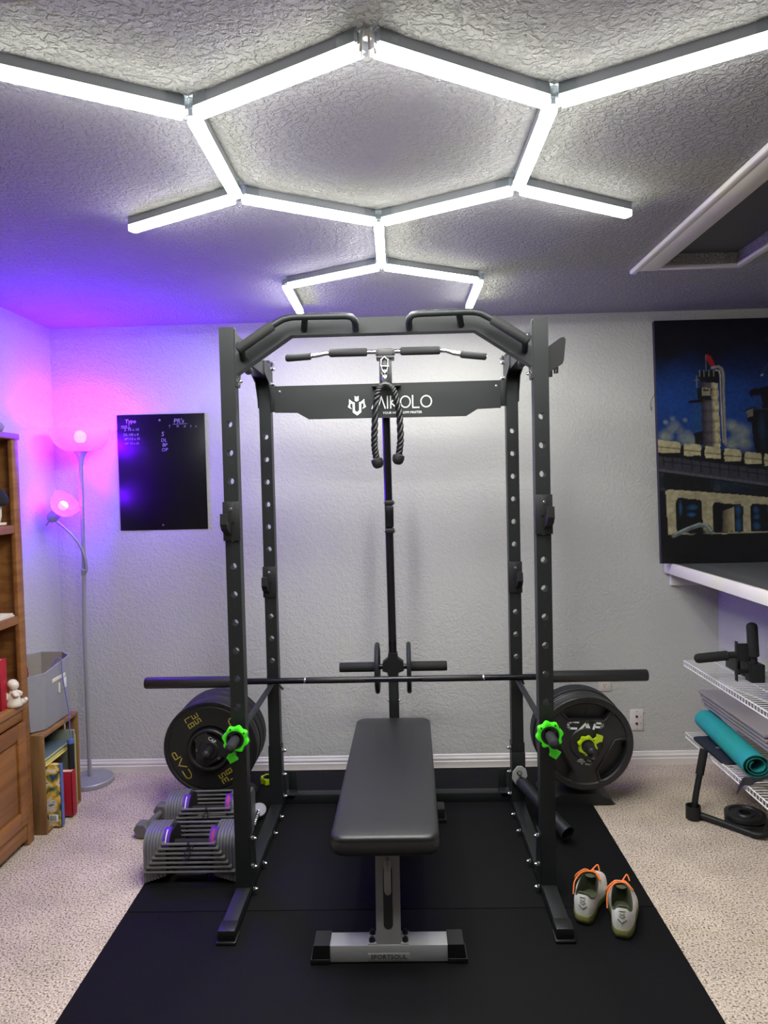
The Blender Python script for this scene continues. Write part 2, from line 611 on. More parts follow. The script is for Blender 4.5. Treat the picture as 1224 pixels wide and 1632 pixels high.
struct(MB().box((XL, .60, 2.035), (XN, .728, CH)).build('trim_1', WALL, smooth=0), 'edge of a dropped header across the ceiling')


def baseboard(name, p0, p1, nrm):
    prof = [(0, 0), (.016, 0), (.016, .034), (.013, .037), (.010, .038), (.010, .044), (.013, .047), (.011, .054), (.007, .057), (.005, .068), (0, .072)]
    p0, p1, nrm = Vector(p0), Vector(p1), Vector(nrm)
    V = [p + nrm * a + Vector((0, 0, b)) for p in (p0, p1) for a, b in prof]
    n = len(prof)
    Fs = [(i, (i + 1) % n, n + (i + 1) % n, n + i) for i in range(n)] + [tuple(range(n)), tuple(range(2 * n - 1, n - 1, -1))]
    struct(MB().add(V, Fs).build(name, TRIM, smooth=30), 'white moulded baseboard')


baseboard('baseboard_back', (XL, WY, 0), (XR, WY, 0), (0, -1, 0))
baseboard('baseboard_left', (XL, YB, 0), (XL, WY - .013, 0), (1, 0, 0))
baseboard('baseboard_right', (XR, YB, 0), (XR, WY - .013, 0), (-1, 0, 0))

# ledge over the right wall
led = thing('wall_ledge', 'white edged ledge with a grey wood top carrying the painting', 'ledge', (1.437, WY, LZ0))
E_ = lambda mb, n, m, p, **k: mb.build(n, m, p, **k)
MB().rbox((-.018, -2.9, 0), (0, 0, .058), .002).build('fascia_board', TRIM, led)
MB().box((0, -2.9, .004), (XN - 1.437, 0, .0575)).build('top_board', LEDGE_TOP, led, smooth=0)
MB().box((.012, -.02, -.068), (XR - 1.437, 0, .003)).build('support_cleat', TRIM, led, smooth=0)

# attic hatch
hat = thing('attic_hatch', 'ceiling hatch with white moulded casing and dark grey panel', 'attic hatch', (HX0, HY1, CH))
w_, h_ = HX1 - HX0, HY1 - HY0
MB().rbox((-.055, -h_ - .05, -.016), (.026, .028, 0), .002).rbox((-.083, -h_ - .08, -.020), (-.054, .062, 0), .007, 3).build('casing_board', TRIM, hat)
MB().rbox((.026, -.002, -.014), (w_ + .024, .028, 0), .003).build('casing_board', TRIM, hat)
MB().rbox((w_ - .004, -h_ - .05, -.014), (w_ + .026, -.002, 0), .003).build('casing_board', TRIM, hat)
MB().rbox((.026, -h_ - .05, -.014), (w_ - .004, -h_ + .01, 0), .003).build('casing_board', TRIM, hat)
MB().box((0, -h_, .045), (w_, 0, .06)).build('hatch_panel', HATCH, hat, smooth=0)

# ------------------------------------------------------------------ hexagon light
LX, LY, LA, LL = -.0444, 1.9265, .004, .476
hexl = thing('hexagon_light', 'white hexagon grid of LED tubes fixed to the ceiling', 'ceiling light', (LX, LY, CH))


def hv(k, r=1.0):
    a = LA + PI / 2 + k * PI / 3
    return Vector((r * LL * math.cos(a), r * LL * math.sin(a)))


vF, vD, vB, vA, vC, vE = [hv(k) for k in range(6)]
vG = hv(0, 2)
vJ = vG + (vB - vA)
vK = vG + (vC - vA)
vJ2, vK2 = vJ + hv(0), vK + hv(0)
vBo, vCo, vDo, vEo = hv(2, 2), hv(4, 2), hv(1, 2), hv(5, 2)
gap = .020
TL = LL - 2 * gap
th_ = MB()
th_.prism([(-.0145, 0), (.0145, 0), (.0155, -.006), (.0155, -.024), (-.0155, -.024), (-.0155, -.006)], 0, TL)
ME_H = th_.mesh('led_tube', HOUSING)
td_ = MB()
td_.prism([(-.0155, -.0242), (.0155, -.0242), (.0158, -.040), (.0125, -.0435), (-.0125, -.0435), (-.0158, -.040)], 0, TL)
td_.m = [1, 1, 1, 1, 0, 0, 0, 1]
ME_D = td_.mesh('led_diffuser', [LEDM, LEDS])
used_v = {}


def led_tube(p, q, pe=True, qe=True):
    d = (q - p).normalized()
    s0 = p + d * gap
    M = Matrix(((-d.y, 0, d.x), (d.x, 0, d.y), (0, 1, 0))).to_euler()
    o = link('led_tube', ME_H, hexl, (s0.x, s0.y, 0), M)
    link('led_diffuser', ME_D, o)
    for v, e, sg in ((p, pe, 1), (q, qe, -1)):
        if e:
            used_v.setdefault((round(v.x, 3), round(v.y, 3)), []).append(d * sg)


for p, q, e in ((vF, vD, 1), (vD, vB, 1), (vB, vA, 1), (vA, vC, 1), (vC, vE, 1), (vE, vF, 1), (vF, vG, 1), (vG, vJ, 1), (vG, vK, 1),
                (vB, vBo, 1), (vC, vCo, 1), (vJ, vJ2, 0), (vK, vK2, 0), (vD, vDo, 0), (vE, vEo, 0)):
    led_tube(p, q, True, bool(e))
for (x, y), ds in used_v.items():
    mb = MB()
    mb.cyl((x, y, -.004), (x, y, -.040), .017, n=12)
    for d in ds:
        a = math.atan2(d.y, d.x)
        M = Matrix.Translation((x, y, 0)) @ Matrix.Rotation(a, 4, 'Z')
        for y0, y1 in ((-.0195, -.0172), (.0172, .0195)):
            mb.box((.012, y0, -.030), (.060, y1, -.001), M)
        mb.box((.012, -.0195, -.0025), (.060, .0195, 0), M)
    cn = mb.build('clear_connector', CLEAR, hexl)
mb = MB()
for ph in range(5):
    a = ph * 2 * PI / 5
    mb.cyl((vA.x + .012 * math.cos(a), vA.y + .012 * math.sin(a), -.006), (vA.x + .016 * math.cos(a), vA.y + .016 * math.sin(a), -.046), .003, n=6)
mb.cyl((vA.x, vA.y, -.004), (vA.x, vA.y, -.018), .009, n=10)
mb.build('power_plug', CREAM_PL, hexl)

# ------------------------------------------------------------------ rubber mats
for i, (y0, y1, lb) in enumerate(((1.36, 2.583, 'black rubber floor mat under the front of the bench'),
                                  (2.587, 3.895, 'black rubber floor mat under the power rack'))):
    m_ = MB()
    m_.rbox((-1.036, y0, 0.0), (.890, y1, .007), .002)
    tag(m_.build('rubber_mat', RUBBER_MAT), lb, 'floor mat', 'rubber mats')

# ------------------------------------------------------------------ power rack
RX, RY, RA = -.0468, 2.6536, -.0066
BZ = .007
rack = thing('power_rack', 'dark grey power rack with pull up bar and lat tower', 'power rack', (RX, RY, 0), RA)
HW, UW = .598, .054
UTOP = 2.139
RD = .709
HZ = [1.787 - .1048 * k for k in range(12)]
RT = .052                       # top of base rails


def upright_mb():
    """square tube, holes run through front to back; local x 0..UW, y 0..UW, z RT..UTOP."""
    mb = MB()
    s_ = .1048
    n4 = 5
    hole_r = .0125
    cells = sorted(HZ)
    zlo, zhi = cells[0] - s_ / 2, cells[-1] + s_ / 2
    cx = UW / 2
    for y, yy in ((0, 0), (UW, 1)):
        mb.add([(0, y, RT), (UW, y, RT), (UW, y, zlo), (0, y, zlo)], [(0, 1, 2, 3)])
        mb.add([(0, y, zhi), (UW, y, zhi), (UW, y, UTOP), (0, y, UTOP)], [(0, 1, 2, 3)])
    for zc in cells:
        outer = []
        for k in range(n4):
            outer.append((UW * k / n4, zc - s_ / 2))
        for k in range(n4):
            outer.append((UW, zc - s_ / 2 + s_ * k / n4))
        for k in range(n4):
            outer.append((UW - UW * k / n4, zc + s_ / 2))
        for k in range(n4):
            outer.append((0, zc + s_ / 2 - s_ * k / n4))
        inner = []
        for (x, z) in outer:
            a = math.atan2((z - zc) / s_, (x - cx) / UW)
            inner.append((cx + hole_r * math.cos(a), zc + hole_r * math.sin(a)))
        n = len(outer)
        V = [(x, 0, z) for x, z in outer] + [(x, 0, z) for x, z in inner] + [(x, UW, z) for x, z in outer] + [(x, UW, z) for x, z in inner]
        Fs = []
        for i in range(n):
            j = (i + 1) % n
            Fs += [(i, j, n + j, n + i), (2 * n + i, 3 * n + i, 3 * n + j, 2 * n + j), (n + i, n + j, 3 * n + j, 3 * n + i)]
        mb.add(V, Fs)
    mb.add([(0, 0, RT), (0, UW, RT), (0, UW, UTOP), (0, 0, UTOP)], [(0, 1, 2, 3)])
    mb.add([(UW, 0, RT), (UW, UW, RT), (UW, UW, UTOP), (UW, 0, UTOP)], [(0, 1, 2, 3)])
    mb.add([(0, 0, UTOP), (UW, 0, UTOP), (UW, UW, UTOP), (0, UW, UTOP)], [(0, 1, 2, 3)])
    return mb


ME_UP = upright_mb().mesh('upright', STEEL)
ME_BOLT = MB().cyl((0, 0, 0), (0, 0, .002), .0115, n=14).cyl((0, 0, .002), (0, 0, .009), .0085, n=6).lathe(
    [(.0065, .009), (.0062, .013), (.0045, .0165), (0, .018)], n=10).mesh('bolt', CHROME)
ME_SBOLT = MB().cyl((0, 0, 0), (0, 0, .0012), .007, n=12).lathe([(.0055, .0012), (.005, .004), (.003, .006), (0, .0065)], n=10).mesh('bolt', CHROME)


def bolt(parent, loc, axis, me=None):
    q = Vector((0, 0, 1)).rotation_difference(Vector(axis))
    return link('bolt', me or ME_BOLT, parent, loc, q.to_euler())


up_objs = []
for sx in (-1, 1):
    for y in (0, RD):
        o = link('upright', ME_UP, rack, (-HW if sx < 0 else HW - UW, y, 0))
        up_objs.append((sx, y, o))
# stamped numbers under the holes of the front uprights
for sx, y, o in up_objs:
    for k, z in enumerate(HZ):
        n_ = 13 - k
        sz = .024 if y == 0 else .020
        t = text_mb(str(n_), sz, .0004)
        mm = MB().add(t.v, t.f, face_front(UW / 2, -.0002, z - .032))
        mm.build('stamped_number', STEEL_D, o, smooth=0)

for sx in (-1, 1):
    x0 = -HW if sx < 0 else HW - UW
    MB().rbox((x0, -.262, BZ), (x0 + UW, .872, RT), .003).build('base_rail', STEEL, rack)
    MB().rbox((x0 - .003, -.268, BZ + .010), (x0 + UW + .003, -.205, RT + .0025), .004).rbox((x0 - .007, -.276, BZ), (x0 + UW + .007, -.21, BZ + .011), .003).build('foot_cap', PLASTIC_K, rack)
    MB().rbox((x0, UW, 2.050), (x0 + UW, RD, 2.106), .003).build('side_rail', STEEL, rack)
    # gussets at the top of the rear upright and at the feet
    xi = x0 + UW if sx < 0 else x0
    xo = x0 if sx < 0 else x0 + UW
    My = Matrix(((0, 0, 1, 0), (1, 0, 0, 0), (0, 1, 0, 0), (0, 0, 0, 1)))     # local XY -> YZ, Z -> X
    tri = [(RD + UW * .9, 1.92), (RD + UW * .9, 2.115), (RD - .15, 2.115), (RD - .15, 2.06), (RD - .05, 2.03), (RD - .008, 1.96), (RD, 1.92)]
    for xx in (xi, xo):
        d = -.005 if xx < 0 and xx == xo or xx > 0 and xx == xi else .0
        MB().prism(tri, xx + d, xx + d + .005, My).build('gusset_plate', STEEL, rack)
    trf = [(UW, 1.925), (UW, 2.12), (UW + .13, 2.12), (UW + .13, 2.06), (UW + .04, 2.02), (UW + .01, 1.925)]
    MB().prism([(.004, 1.925), (.004, 2.132)] + trf[1:] , xi + (-.005 if xi > 0 else 0), xi + (-.005 if xi > 0 else 0) + .005, My).build('gusset_plate', STEEL, rack)
    trl = [(.004, RT), (UW + .06, RT), (UW + .045, .09), (UW + .025, .24), (.004, .24)]
    MB().prism(trl, xi + (-.004 if xi > 0 else 0), xi + (-.004 if xi > 0 else 0) + .004, My).build('gusset_plate', STEEL, rack)
    trb = [(RD, RT), (RD + UW + .05, RT), (RD + UW + .05, .09), (RD + UW, .20), (RD + UW, .33), (RD, .33)]
    for xx in (xi, xo):
        d = -.004 if xx < 0 and xx == xo or xx > 0 and xx == xi else .0
        MB().prism(trb, xx + d, xx + d + .004, My).build('gusset_plate', STEEL, rack)
    ii = -sx
    for (yy, zz) in ((.030, 2.085), (.055, 2.045), (.030, 1.945), (.030, .225), (.030, .117), (.03, .03)):
        bolt(rack, (xi + ii * .005, yy, zz), (ii, 0, 0))
    for (yy, zz) in ((RD + .02, 2.10), (RD + .02, 2.03), (RD + .02, 1.935), (RD + .03, .300), (RD + .03, .185), (RD + .03, .08), (.63, .03), (.47, .03), (.215, .03)):
        bolt(rack, (xi + ii * .005, yy, zz), (ii, 0, 0))
    bolt(rack, (xi + ii * .02, RD - .03, 2.11), (0, -.6, .8))

# pull-up crossbar
th = math.radians(33.6)
tz = .058
bx = [(-.544, 1.965), (-.335, 2.103), (.335, 2.103), (.544, 1.965), (.544, 1.965 + tz / math.cos(th)), (.335 + tz * math.tan(th / 2), 2.103 + tz),
      (-.335 - tz * math.tan(th / 2), 2.103 + tz), (-.544, 1.965 + tz / math.cos(th))]
Mxz = Matrix(((1, 0, 0, 0), (0, 0, -1, 0), (0, 1, 0, 0), (0, 0, 0, 1)))
MB().prism(bx, -.054, -.002, Mxz).build('crossbar', STEEL, rack)
for sx in (-1, 1):
    yh = -.062
    pth = [(-.512, yh, 2.046), (-.39, yh, 2.126), (-.352, yh, 2.147), (-.325, yh, 2.153), (-.30, yh, 2.154), (-.128, yh, 2.152), (-.108, yh, 2.148),
           (-.098, yh + .006, 2.138), (-.096, yh + .02, 2.128), (-.097, 0, 2.117)]
    pth = [(p[0] * -sx, p[1], p[2]) for p in pth]
    hb = MB().tube(pth, .0122, 12)
    hb.tube([(-.272 * -sx, yh, 2.152), (-.278 * -sx, yh + .025, 2.136), (-.285 * -sx, .001, 2.122)], .0118, 12)
    hb.tube([(-.498 * -sx, yh, 2.056), (-.508 * -sx, yh + .03, 2.04), (-.512 * -sx, .001, 2.022)], .0118, 12)
    ho = hb.build('pull_up_handle', STEEL, rack, smooth=50)
    a, b_ = Vector(pth[0]), Vector(pth[1])
    d = (a - b_).normalized()
    MB().lathe([(0, -.006), (.010, -.006), (.0165, -.001), (.0182, .006), (.0182, (a - b_).length - .002), (.016, (a - b_).length + .002), (.0122, (a - b_).length + .002)], a, -d, 16).build('foam_grip', FOAM_K, ho)
    # stubs behind the front uprights
    xs = sx * .535
    MB().cyl((xs, .08, 2.03), (xs - sx * .0, .20, 2.012), .016, n=14).sphere((xs, .20, 2.012), .0165).build('rubber_stop', RUBBER_K, rack)

# rear cross tube, lat tower
MB().rbox((-HW, .815, BZ), (HW, .868, RT), .003).build('rear_cross_tube', STEEL, rack)
for sx in (-1, 1):
    MB().rbox((sx * .52 - .022, .800, RT), (sx * .52 + .022, .868, RT + .006), .002).rbox((sx * .515 - .02, .862, RT), (sx * .515 + .02, .868, .15), .002).build('corner_bracket', STEEL, rack)
PX, PY = -.006, .842
pole = MB().cyl((PX, PY, .62), (PX - .008, PY, 2.075), .0195, n=20)
pole_o = pole.build('lat_pole', DARK_CHROME, rack)
MB().rbox((PX - .024, PY - .024, RT), (PX + .024, PY + .024, .64), .004).build('pole_base', STEEL, rack)
for z in (.635, 1.33, 1.465):
    MB().rbox((PX - .0235, PY - .026, z - .011), (PX + .0215, PY + .024, z + .011), .003).build('pole_collar', PLASTIC_K, rack)
    bolt(rack, (PX + .021, PY - .015, z), (1, 0, 0), ME_SBOLT)
    bolt(rack, (PX - .023, PY - .015, z), (-1, 0, 0), ME_SBOLT)
MB().rbox((PX - .021, PY - .025, 1.35), (PX + .019, PY - .018, 1.45), .002).build('adjust_plate', DARK_CHROME, rack)
bolt(rack, (PX + .024, PY - .01, .505), (1, 0, 0), ME_SBOLT)
bolt(rack, (PX - .024, PY - .01, .505), (-1, 0, 0), ME_SBOLT)
# carriage with weight horns and rings
car = [(-.022, .74), (.022, .74), (.024, .715), (.05, .695), (.052, .655), (.024, .645), (.024, .62), (-.024, .62), (-.024, .645), (-.052, .655), (-.05, .695), (-.024, .715)]
MB().prism([(p[0] + PX, p[1]) for p in car], -(PY + .012), -(PY - .036), Mxz).build('weight_carriage', PLASTIC_K, rack)
for sx in (-1, 1):
    MB().cyl((PX + sx * .04, PY - .015, .672), (PX + sx * .094, PY - .015, .672), .013, n=14).build('horn_shaft', DARK_CHROME, rack)
    MB().lathe([(0, .082), (.02, .082), (.0235, .086), (.0235, .255), (.021, .26), (0, .26)], (PX, PY - .015, .672), (sx, 0, 0), 20).build('weight_horn', FOAM_K, rack)
    MB().torus((PX + sx * .076, PY - .015, .667), (1, 0, 0), .112, .0115, 40, 10).build('stop_ring', STEEL, rack)
# brand plate
sg = [(-.523, 2.018), (-.523, 1.896), (-.419, 1.893), (-.366, 1.862), (.358, 1.858), (.411, 1.889), (.518, 1.892), (.518, 2.018)]
pl = MB().prism(sg, -.704, -.700, Mxz).build('brand_plate', STEEL, rack)
for sx in (-1, 1):
    MB().rbox((sx * .544 - (0 if sx > 0 else -.0) - (.03 if sx > 0 else 0), .704, 1.90), (sx * .544 + (.03 if sx < 0 else 0), .709, 2.02), .001).build('plate_bracket', STEEL, rack)
    bolt(pl, (sx * .498, .700, 1.992), (0, -1, 0), ME_SBOLT)
W_ = .0058
x_ = lambda cx: -.073 + (cx / 7.42 + 540 - 593) * .002895
z0, z1 = 1.904, 1.958
lt = []
lt.append([(x_(395), z0), (x_(440), z1), (x_(472), z0 + .012), (x_(504), z1), (x_(548), z0)])
lt.append([(x_(577), z0), (x_(577), z1)])
lt += [[(x_(614), z0), (x_(614), z1)], [(x_(680), z1), (x_(618), z0 + .024), (x_(682), z0)]]
lt.append([(x_(788) + .0225 * math.cos(a * PI / 12), (z0 + z1) / 2 + .0255 * math.sin(a * PI / 12)) for a in range(25)])
lt.append([(x_(874), z1), (x_(874), z0), (x_(945), z0)])
lt.append([(x_(1033) + .0240 * math.cos(a * PI / 12), (z0 + z1) / 2 + .0255 * math.sin(a * PI / 12)) for a in range(25)])
MB().strokes(lt, W_, .0008, face_front(0, .6998, 0)).build('lettering', WHITE_PR, pl, smooth=0)
t = text_mb('YOUR HOME GYM MASTER', .0148, .0008)
MB().add(t.v, t.f, face_front(.066, .6996, 1.882)).build('slogan_lettering', WHITE_PR, pl, smooth=0)
em = MB()
MF = face_front(-.143, .6996, 1.921)
k = .0027
ec = lambda pts: [((p[0] - 210) * k / 7.42 * 1.07, -(p[1] - 785) * k / 7.42 * 1.07) for p in pts]
for pts in ([(187, 676), (209, 690), (232, 676), (232, 730), (209, 742), (187, 730)],
            [(120, 712), (160, 745), (185, 752), (185, 850), (160, 850), (160, 770), (135, 760), (130, 800), (150, 830), (128, 820), (104, 805), (118, 770)],
            [(300, 712), (262, 745), (237, 752), (237, 850), (262, 850), (262, 770), (287, 760), (292, 800), (272, 830), (294, 820), (320, 805), (304, 770)],
            [(160, 845), (185, 845), (210, 868), (237, 845), (262, 845), (262, 868), (212, 906), (160, 868)]):
    em.prism(ec(pts), 0, .0008, MF)
em.build('emblem', WHITE_PR, pl, smooth=0)
# bar holder above the plate
MB().rbox((-.033, .596, 1.985), (.023, .606, 2.118), .002).rbox((-.028, .604, 2.02), (.018, .702, 2.045), .003).rbox((-.045, .585, 2.112), (.035, .66, 2.124), .002).build('bar_holder', PLASTIC_K, rack)
MB().rbox((-.07, .66, 1.998), (.062, .700, 2.006), .002).build('holder_shelf', STEEL, rack)
# foot plate on the right front upright
fp = [(0, -.056), (0, .052), (.058, .092), (.072, .094), (.079, .084), (.070, .0), (.064, -.016)]
MB().prism(fp, -.010, .010, Matrix.Translation((HW, .035, 1.992)) @ Matrix.Rotation(.12, 4, 'Z') @ Matrix.Scale(.88, 4) @ Matrix(((1, 0, 0, 0), (0, 0, -1, 0), (0, 1, 0, 0), (0, 0, 0, 1)))).build('foot_plate', RUBBER_K, rack)
MB().cyl((HW + .012, .037, 1.932), (HW + .012, .037, 1.98), .0085, n=10).cyl((HW + .034, .040, 1.945), (HW + .034, .040, 1.99), .0085, n=10).build('mounting_knob', PLASTIC_K, rack)

# things hung on the rack use its frame
Mrack = Matrix.Translation((RX, RY, 0)) @ Matrix.Rotation(RA, 4, 'Z')


def rp(x, y, z):
    return Mrack @ Vector((x, y, z))


# J-hooks
def jhook(label, x, y, z):
    t = thing('j_hook', label, 'rack hook', rp(x, y, z), RA, 'hooks on the rack uprights')
    sx = 1 if x > 0 else -1
    MB().rbox((-.031, -.008, -.072), (.031, -.001, .072), .002).rbox((sx * .0295 - .0025, -.008, -.072), (sx * .0295 + .0025, .035, .072), .0015).build('back_plate', STEEL_D, t)
    hk = [(-.008, -.052), (-.008, -.004), (-.052, -.004), (-.060, .004), (-.062, .030), (-.078, .030), (-.082, -.008), (-.064, -.030)]
    My = Matrix(((0, 0, 1, 0), (1, 0, 0, 0), (0, 1, 0, 0), (0, 0, 0, 1)))
    MB().prism(hk, sx * .012 - .012, sx * .012 + .012, My).build('hook', PLASTIC_K, t)
    MB().rbox((-.012, -.011, -.005), (.012, -.007, .066), .0015).build('liner', RUBBER_K, t)
    bolt(t, (0, -.011, .045), (0, -1, 0), ME_SBOLT)
    return t


jhook('black J-hook on the left front upright of the rack', -.571, 0, 1.43)
jhook('black J-hook on the right front upright of the rack', .571, 0, 1.43)
jhook('black J-hook on the left rear upright of the rack', -.571, RD, 1.11)
jhook('black J-hook on the right rear upright of the rack', .571, RD, 1.11)


# collars with locking tab
def clip_at(name, label, origin, rotz, tilt, material, r=.026, group=None, face='Y', ang=0.0):
    t = thing(name, label, 'clip', origin, rotz, group)
    n = 40
    inner = [(r * math.cos(2 * PI * i / n), r * math.sin(2 * PI * i / n)) for i in range(n)]
    outer = []
    for i in range(n):
        a = 2 * PI * i / n
        ro = r * 1.62 + r * .14 * math.cos(8 * a)
        outer.append((ro * math.cos(a), ro * math.sin(a)))
    if face == 'Y':
        B = Matrix(((1, 0, 0, 0), (0, 0, -1, 0), (0, 1, 0, 0), (0, 0, 0, 1))) @ Matrix.Rotation(ang, 4, 'Z')
    else:
        B = Matrix.Rotation(ang, 4, 'Z')
    dep = r * .95
    ring = MB().ring_prism(inner, outer, -dep / 2, dep / 2, B)
    rg_ = [(p[0] * .93, p[1] * .93) for p in outer]
    ring.ring_prism([(p[0] * 1.28, p[1] * 1.28) for p in inner], rg_, dep / 2, dep / 2 + r * .12, B)
    ring.build('collar_ring', material, t, smooth=40)
    lv = [(-r * .45, -r * 1.35), (r * .45, -r * 1.35), (r * .5, -r * 2.1), (r * .95, -r * 2.45), (r * .1, -r * 3.2), (-r * .6, -r * 2.55), (-r * .42, -r * 2.1)]
    MB().prism(lv, -r * .1, r * .42, B).build('lever', material, t)
    MB().ring_prism([(p[0] * .985, p[1] * .985) for p in inner], [(p[0] * 1.16, p[1] * 1.16) for p in inner], -dep / 2 - r * .03, dep / 2 + r * .06, B).build('rubber_liner', RUBBER_K, t)
    for a in (.9, 2.2, 3.6, 5.0):
        MB().cyl(B @ Vector((r * 1.5 * math.cos(a), r * 1.5 * math.sin(a), dep / 2)), B @ Vector((r * 1.5 * math.cos(a), r * 1.5 * math.sin(a), dep / 2 + r * .14)), r * .11, n=8).build('pivot_pin', RUBBER_K, t)
    return t


# safety pipes
SZ = .634
for sx, nm in ((-1, 'left'), (1, 'right')):
    t = thing('safety_bar', 'grey safety pipe running front to back through the %s uprights' % nm, 'safety bar', rp(sx * .571, 0, SZ), RA, 'safety pipes of the rack')
    MB().cyl((0, -.06, 0), (0, RD + UW + .05, 0), .0120, n=16).build('pipe', STEEL, t)
    MB().lathe([(.0122, .018), (.0175, .020), (.0185, .028), (.0185, .13), (.016, .142), (.008, .148), (0, .149)], (0, 0, 0), (0, -1, -.02), 18).build('foam_tip', FOAM_K, t)
    if sx < 0:
        MB().tube([(0.012, RD + .01, .0), (.035, RD - .01, -.012), (.05, RD - .012, -.03)], .005, 8).build('lock_pin', PLASTIC_K, t)
    else:
        MB().tube([(.0, RD - .02, .012), (.022, RD - .02, .0), (.03, RD - .02, -.02)], .004, 8).build('lock_pin', PLASTIC_K, t)
clip_at('bar_clip', 'bright green clip on the left safety pipe end', rp(-.571, -.046, SZ), RA, 0, GREEN, .0280, 'locking clips', 'Y', -.25)
clip_at('bar_clip', 'bright green clip on the right safety pipe end', rp(.571, -.046, SZ), RA, 0, GREEN, .0280, 'locking clips', 'Y', .2)

# barbell
bz = SZ + .012 + .0142
bar = thing('barbell', 'black olympic barbell lying across the safety pipes', 'barbell', rp(0, .642, bz), RA)
sh = MB().lathe([(0, -.70), (.0140, -.70), (.0140, .70), (0, .70)], (0, 0, 0), (1, 0, 0), 18)
sh.build('shaft', DARK_CHROME, bar)
for sx in (-1, 1):
    MB().lathe([(.013, .688), (.030, .690), (.031, .694), (.031, .706), (.0265, .71), (.0265, 1.145), (.024, 1.151), (.014, 1.152), (.013, 1.148), (0, 1.148)], (0, 0, 0), (sx, 0, 0), 24).build('sleeve', IRON_K, bar)
    MB().lathe([(.0142, .13), (.0146, .131), (.0146, .40), (.0142, .401)], (0, 0, 0), (sx, 0, 0), 18).build('knurling', STEEL_D, bar)
    MB().lathe([(.0143, .405), (.0150, .406), (.0150, .412), (.0143, .413)], (0, 0, 0), (sx, 0, 0), 18).build('marking_ring', CHROME, bar)

# lat pull-down bar
lb_ = thing('lat_bar', 'bent chrome lat pulldown bar with black foam grips', 'lat bar', rp(-.004, .622, 2.137), RA)
bp_ = [(-.448, 0, -.006), (-.335, 0, .000), (-.300, 0, .004), (-.272, 0, .010), (-.245, 0, .0115), (.245, 0, .010), (.272, 0, .008), (.305, 0, -.004), (.335, 0, -.010), (.452, 0, -.024)]
MB().tube(bp_, .0105, 12).build('steel_tube', CHROME, lb_, smooth=60)
for a, b2 in (((-.446, 0, -.006), (-.335, 0, 0)), ((.338, 0, -.0105), (.450, 0, -.0238)), ((-.25, 0, .0115), (-.082, 0, .011)), ((.07, 0, .0105), (.245, 0, .010))):
    a, b2 = Vector(a), Vector(b2)
    L_ = (b2 - a).length
    end = abs(a.x) > .3
    r_ = .0165 if end else .0185
    MB().lathe([(0, -.004), (r_ * .7, -.004), (r_, .004), (r_, L_ - .004), (r_ * .8, L_), (0, L_)], a, b2 - a, 16).build('foam_grip', FOAM_K, lb_)
MB().rbox((-.036, -.022, -.012), (.034, .022, .022), .004).rbox((-.044, -.012, -.006), (-.032, .012, .018), .003).rbox((.030, -.012, -.006), (.042, .012, .018), .003).build('center_clamp', PLASTIC_K, lb_)

# triceps rope with carabiner
rope = thing('triceps_rope', 'black twisted pulldown rope hanging from a chrome carabiner', 'rope', rp(-.008, .585, 2.085), RA)
c1 = MB()
c1.tube([(-.014, 0, .020), (0, 0, .034), (.014, 0, .020), (.016, 0, 0), (.011, 0, -.028), (0, 0, -.038), (-.011, 0, -.028), (-.016, 0, 0)], .0042, 8, closed=True)
c1.cyl((-.019, 0, -.006), (.019, 0, -.010), .0045, n=10)
c1.build('carabiner', CHROME, rope, smooth=60)
MB().lathe([(.0045, -.055), (.012, -.062), (.015, -.072), (.014, -.085), (.010, -.094), (.004, -.096)], (0, 0, .012), (0, 0, 1), 14, closed=False).build('swivel', CHROME, rope)
MB().torus((0, 0, -.040), (0, 1, 0), .012, .004, 20, 8).build('steel_ring', CHROME, rope)


def bez(pts, n):
    """Catmull-Rom through points."""
    P = [Vector(p) for p in pts]
    P = [2 * P[0] - P[1]] + P + [2 * P[-1] - P[-2]]
    out = []
    segs = len(P) - 3
    for i in range(n + 1):
        u = i / n * segs
        k = min(int(u), segs - 1)
        t = u - k
        a, b, c_, d = P[k:k + 4]
        out.append(.5 * ((2 * b) + (c_ - a) * t + (2 * a - 5 * b + 4 * c_ - d) * t * t + (3 * b - 3 * c_ + d - a) * t ** 3))
    return out


for nm, pts, kn in (('L', [(.004, 0, -.090), (-.022, 0, -.104), (-.040, 0, -.158), (-.051, 0, -.28), (-.053, 0, -.36), (-.046, 0, -.415)], (-.040, 0, -.44)),
                    ('R', [(.0, .0, -.090), (.026, 0, -.102), (.044, 0, -.140), (.060, 0, -.22), (.063, 0, -.33), (.055, 0, -.400)], (.049, 0, -.428))):
    path = bez(pts, 110)
    strands = MB()
    for s_ in range(3):
        sp = []
        for i, p in enumerate(path):
            a = 2 * PI * (i / 110 * 5.5 + s_ / 3)
            tg = (path[min(i + 1, 110)] - path[max(i - 1, 0)]).normalized()
            yv = Vector((0, 1, 0))
            xv = yv.cross(tg).normalized()
            sp.append(p + xv * (.0078 * math.cos(a)) + yv * (.0078 * math.sin(a)))
        strands.tube(sp, .0082, 7)
    strands.build('rope_strand', ROPE_K, rope, smooth=70)
    dirv = Vector(kn) - Vector(pts[-1])
    MB().lathe([(.010, -.006), (.016, .0), (.026, .004), (.0275, .018), (.024, .034), (.014, .044), (0, .046)], pts[-1], dirv, 18).build('rubber_end', RUBBER_K, rope)
MB().tube([(-.016, -.003, -.092), (0, -.006, -.088), (.018, -.003, -.092)], .0125, 10).build('sleeve', PLASTIC_K, rope)

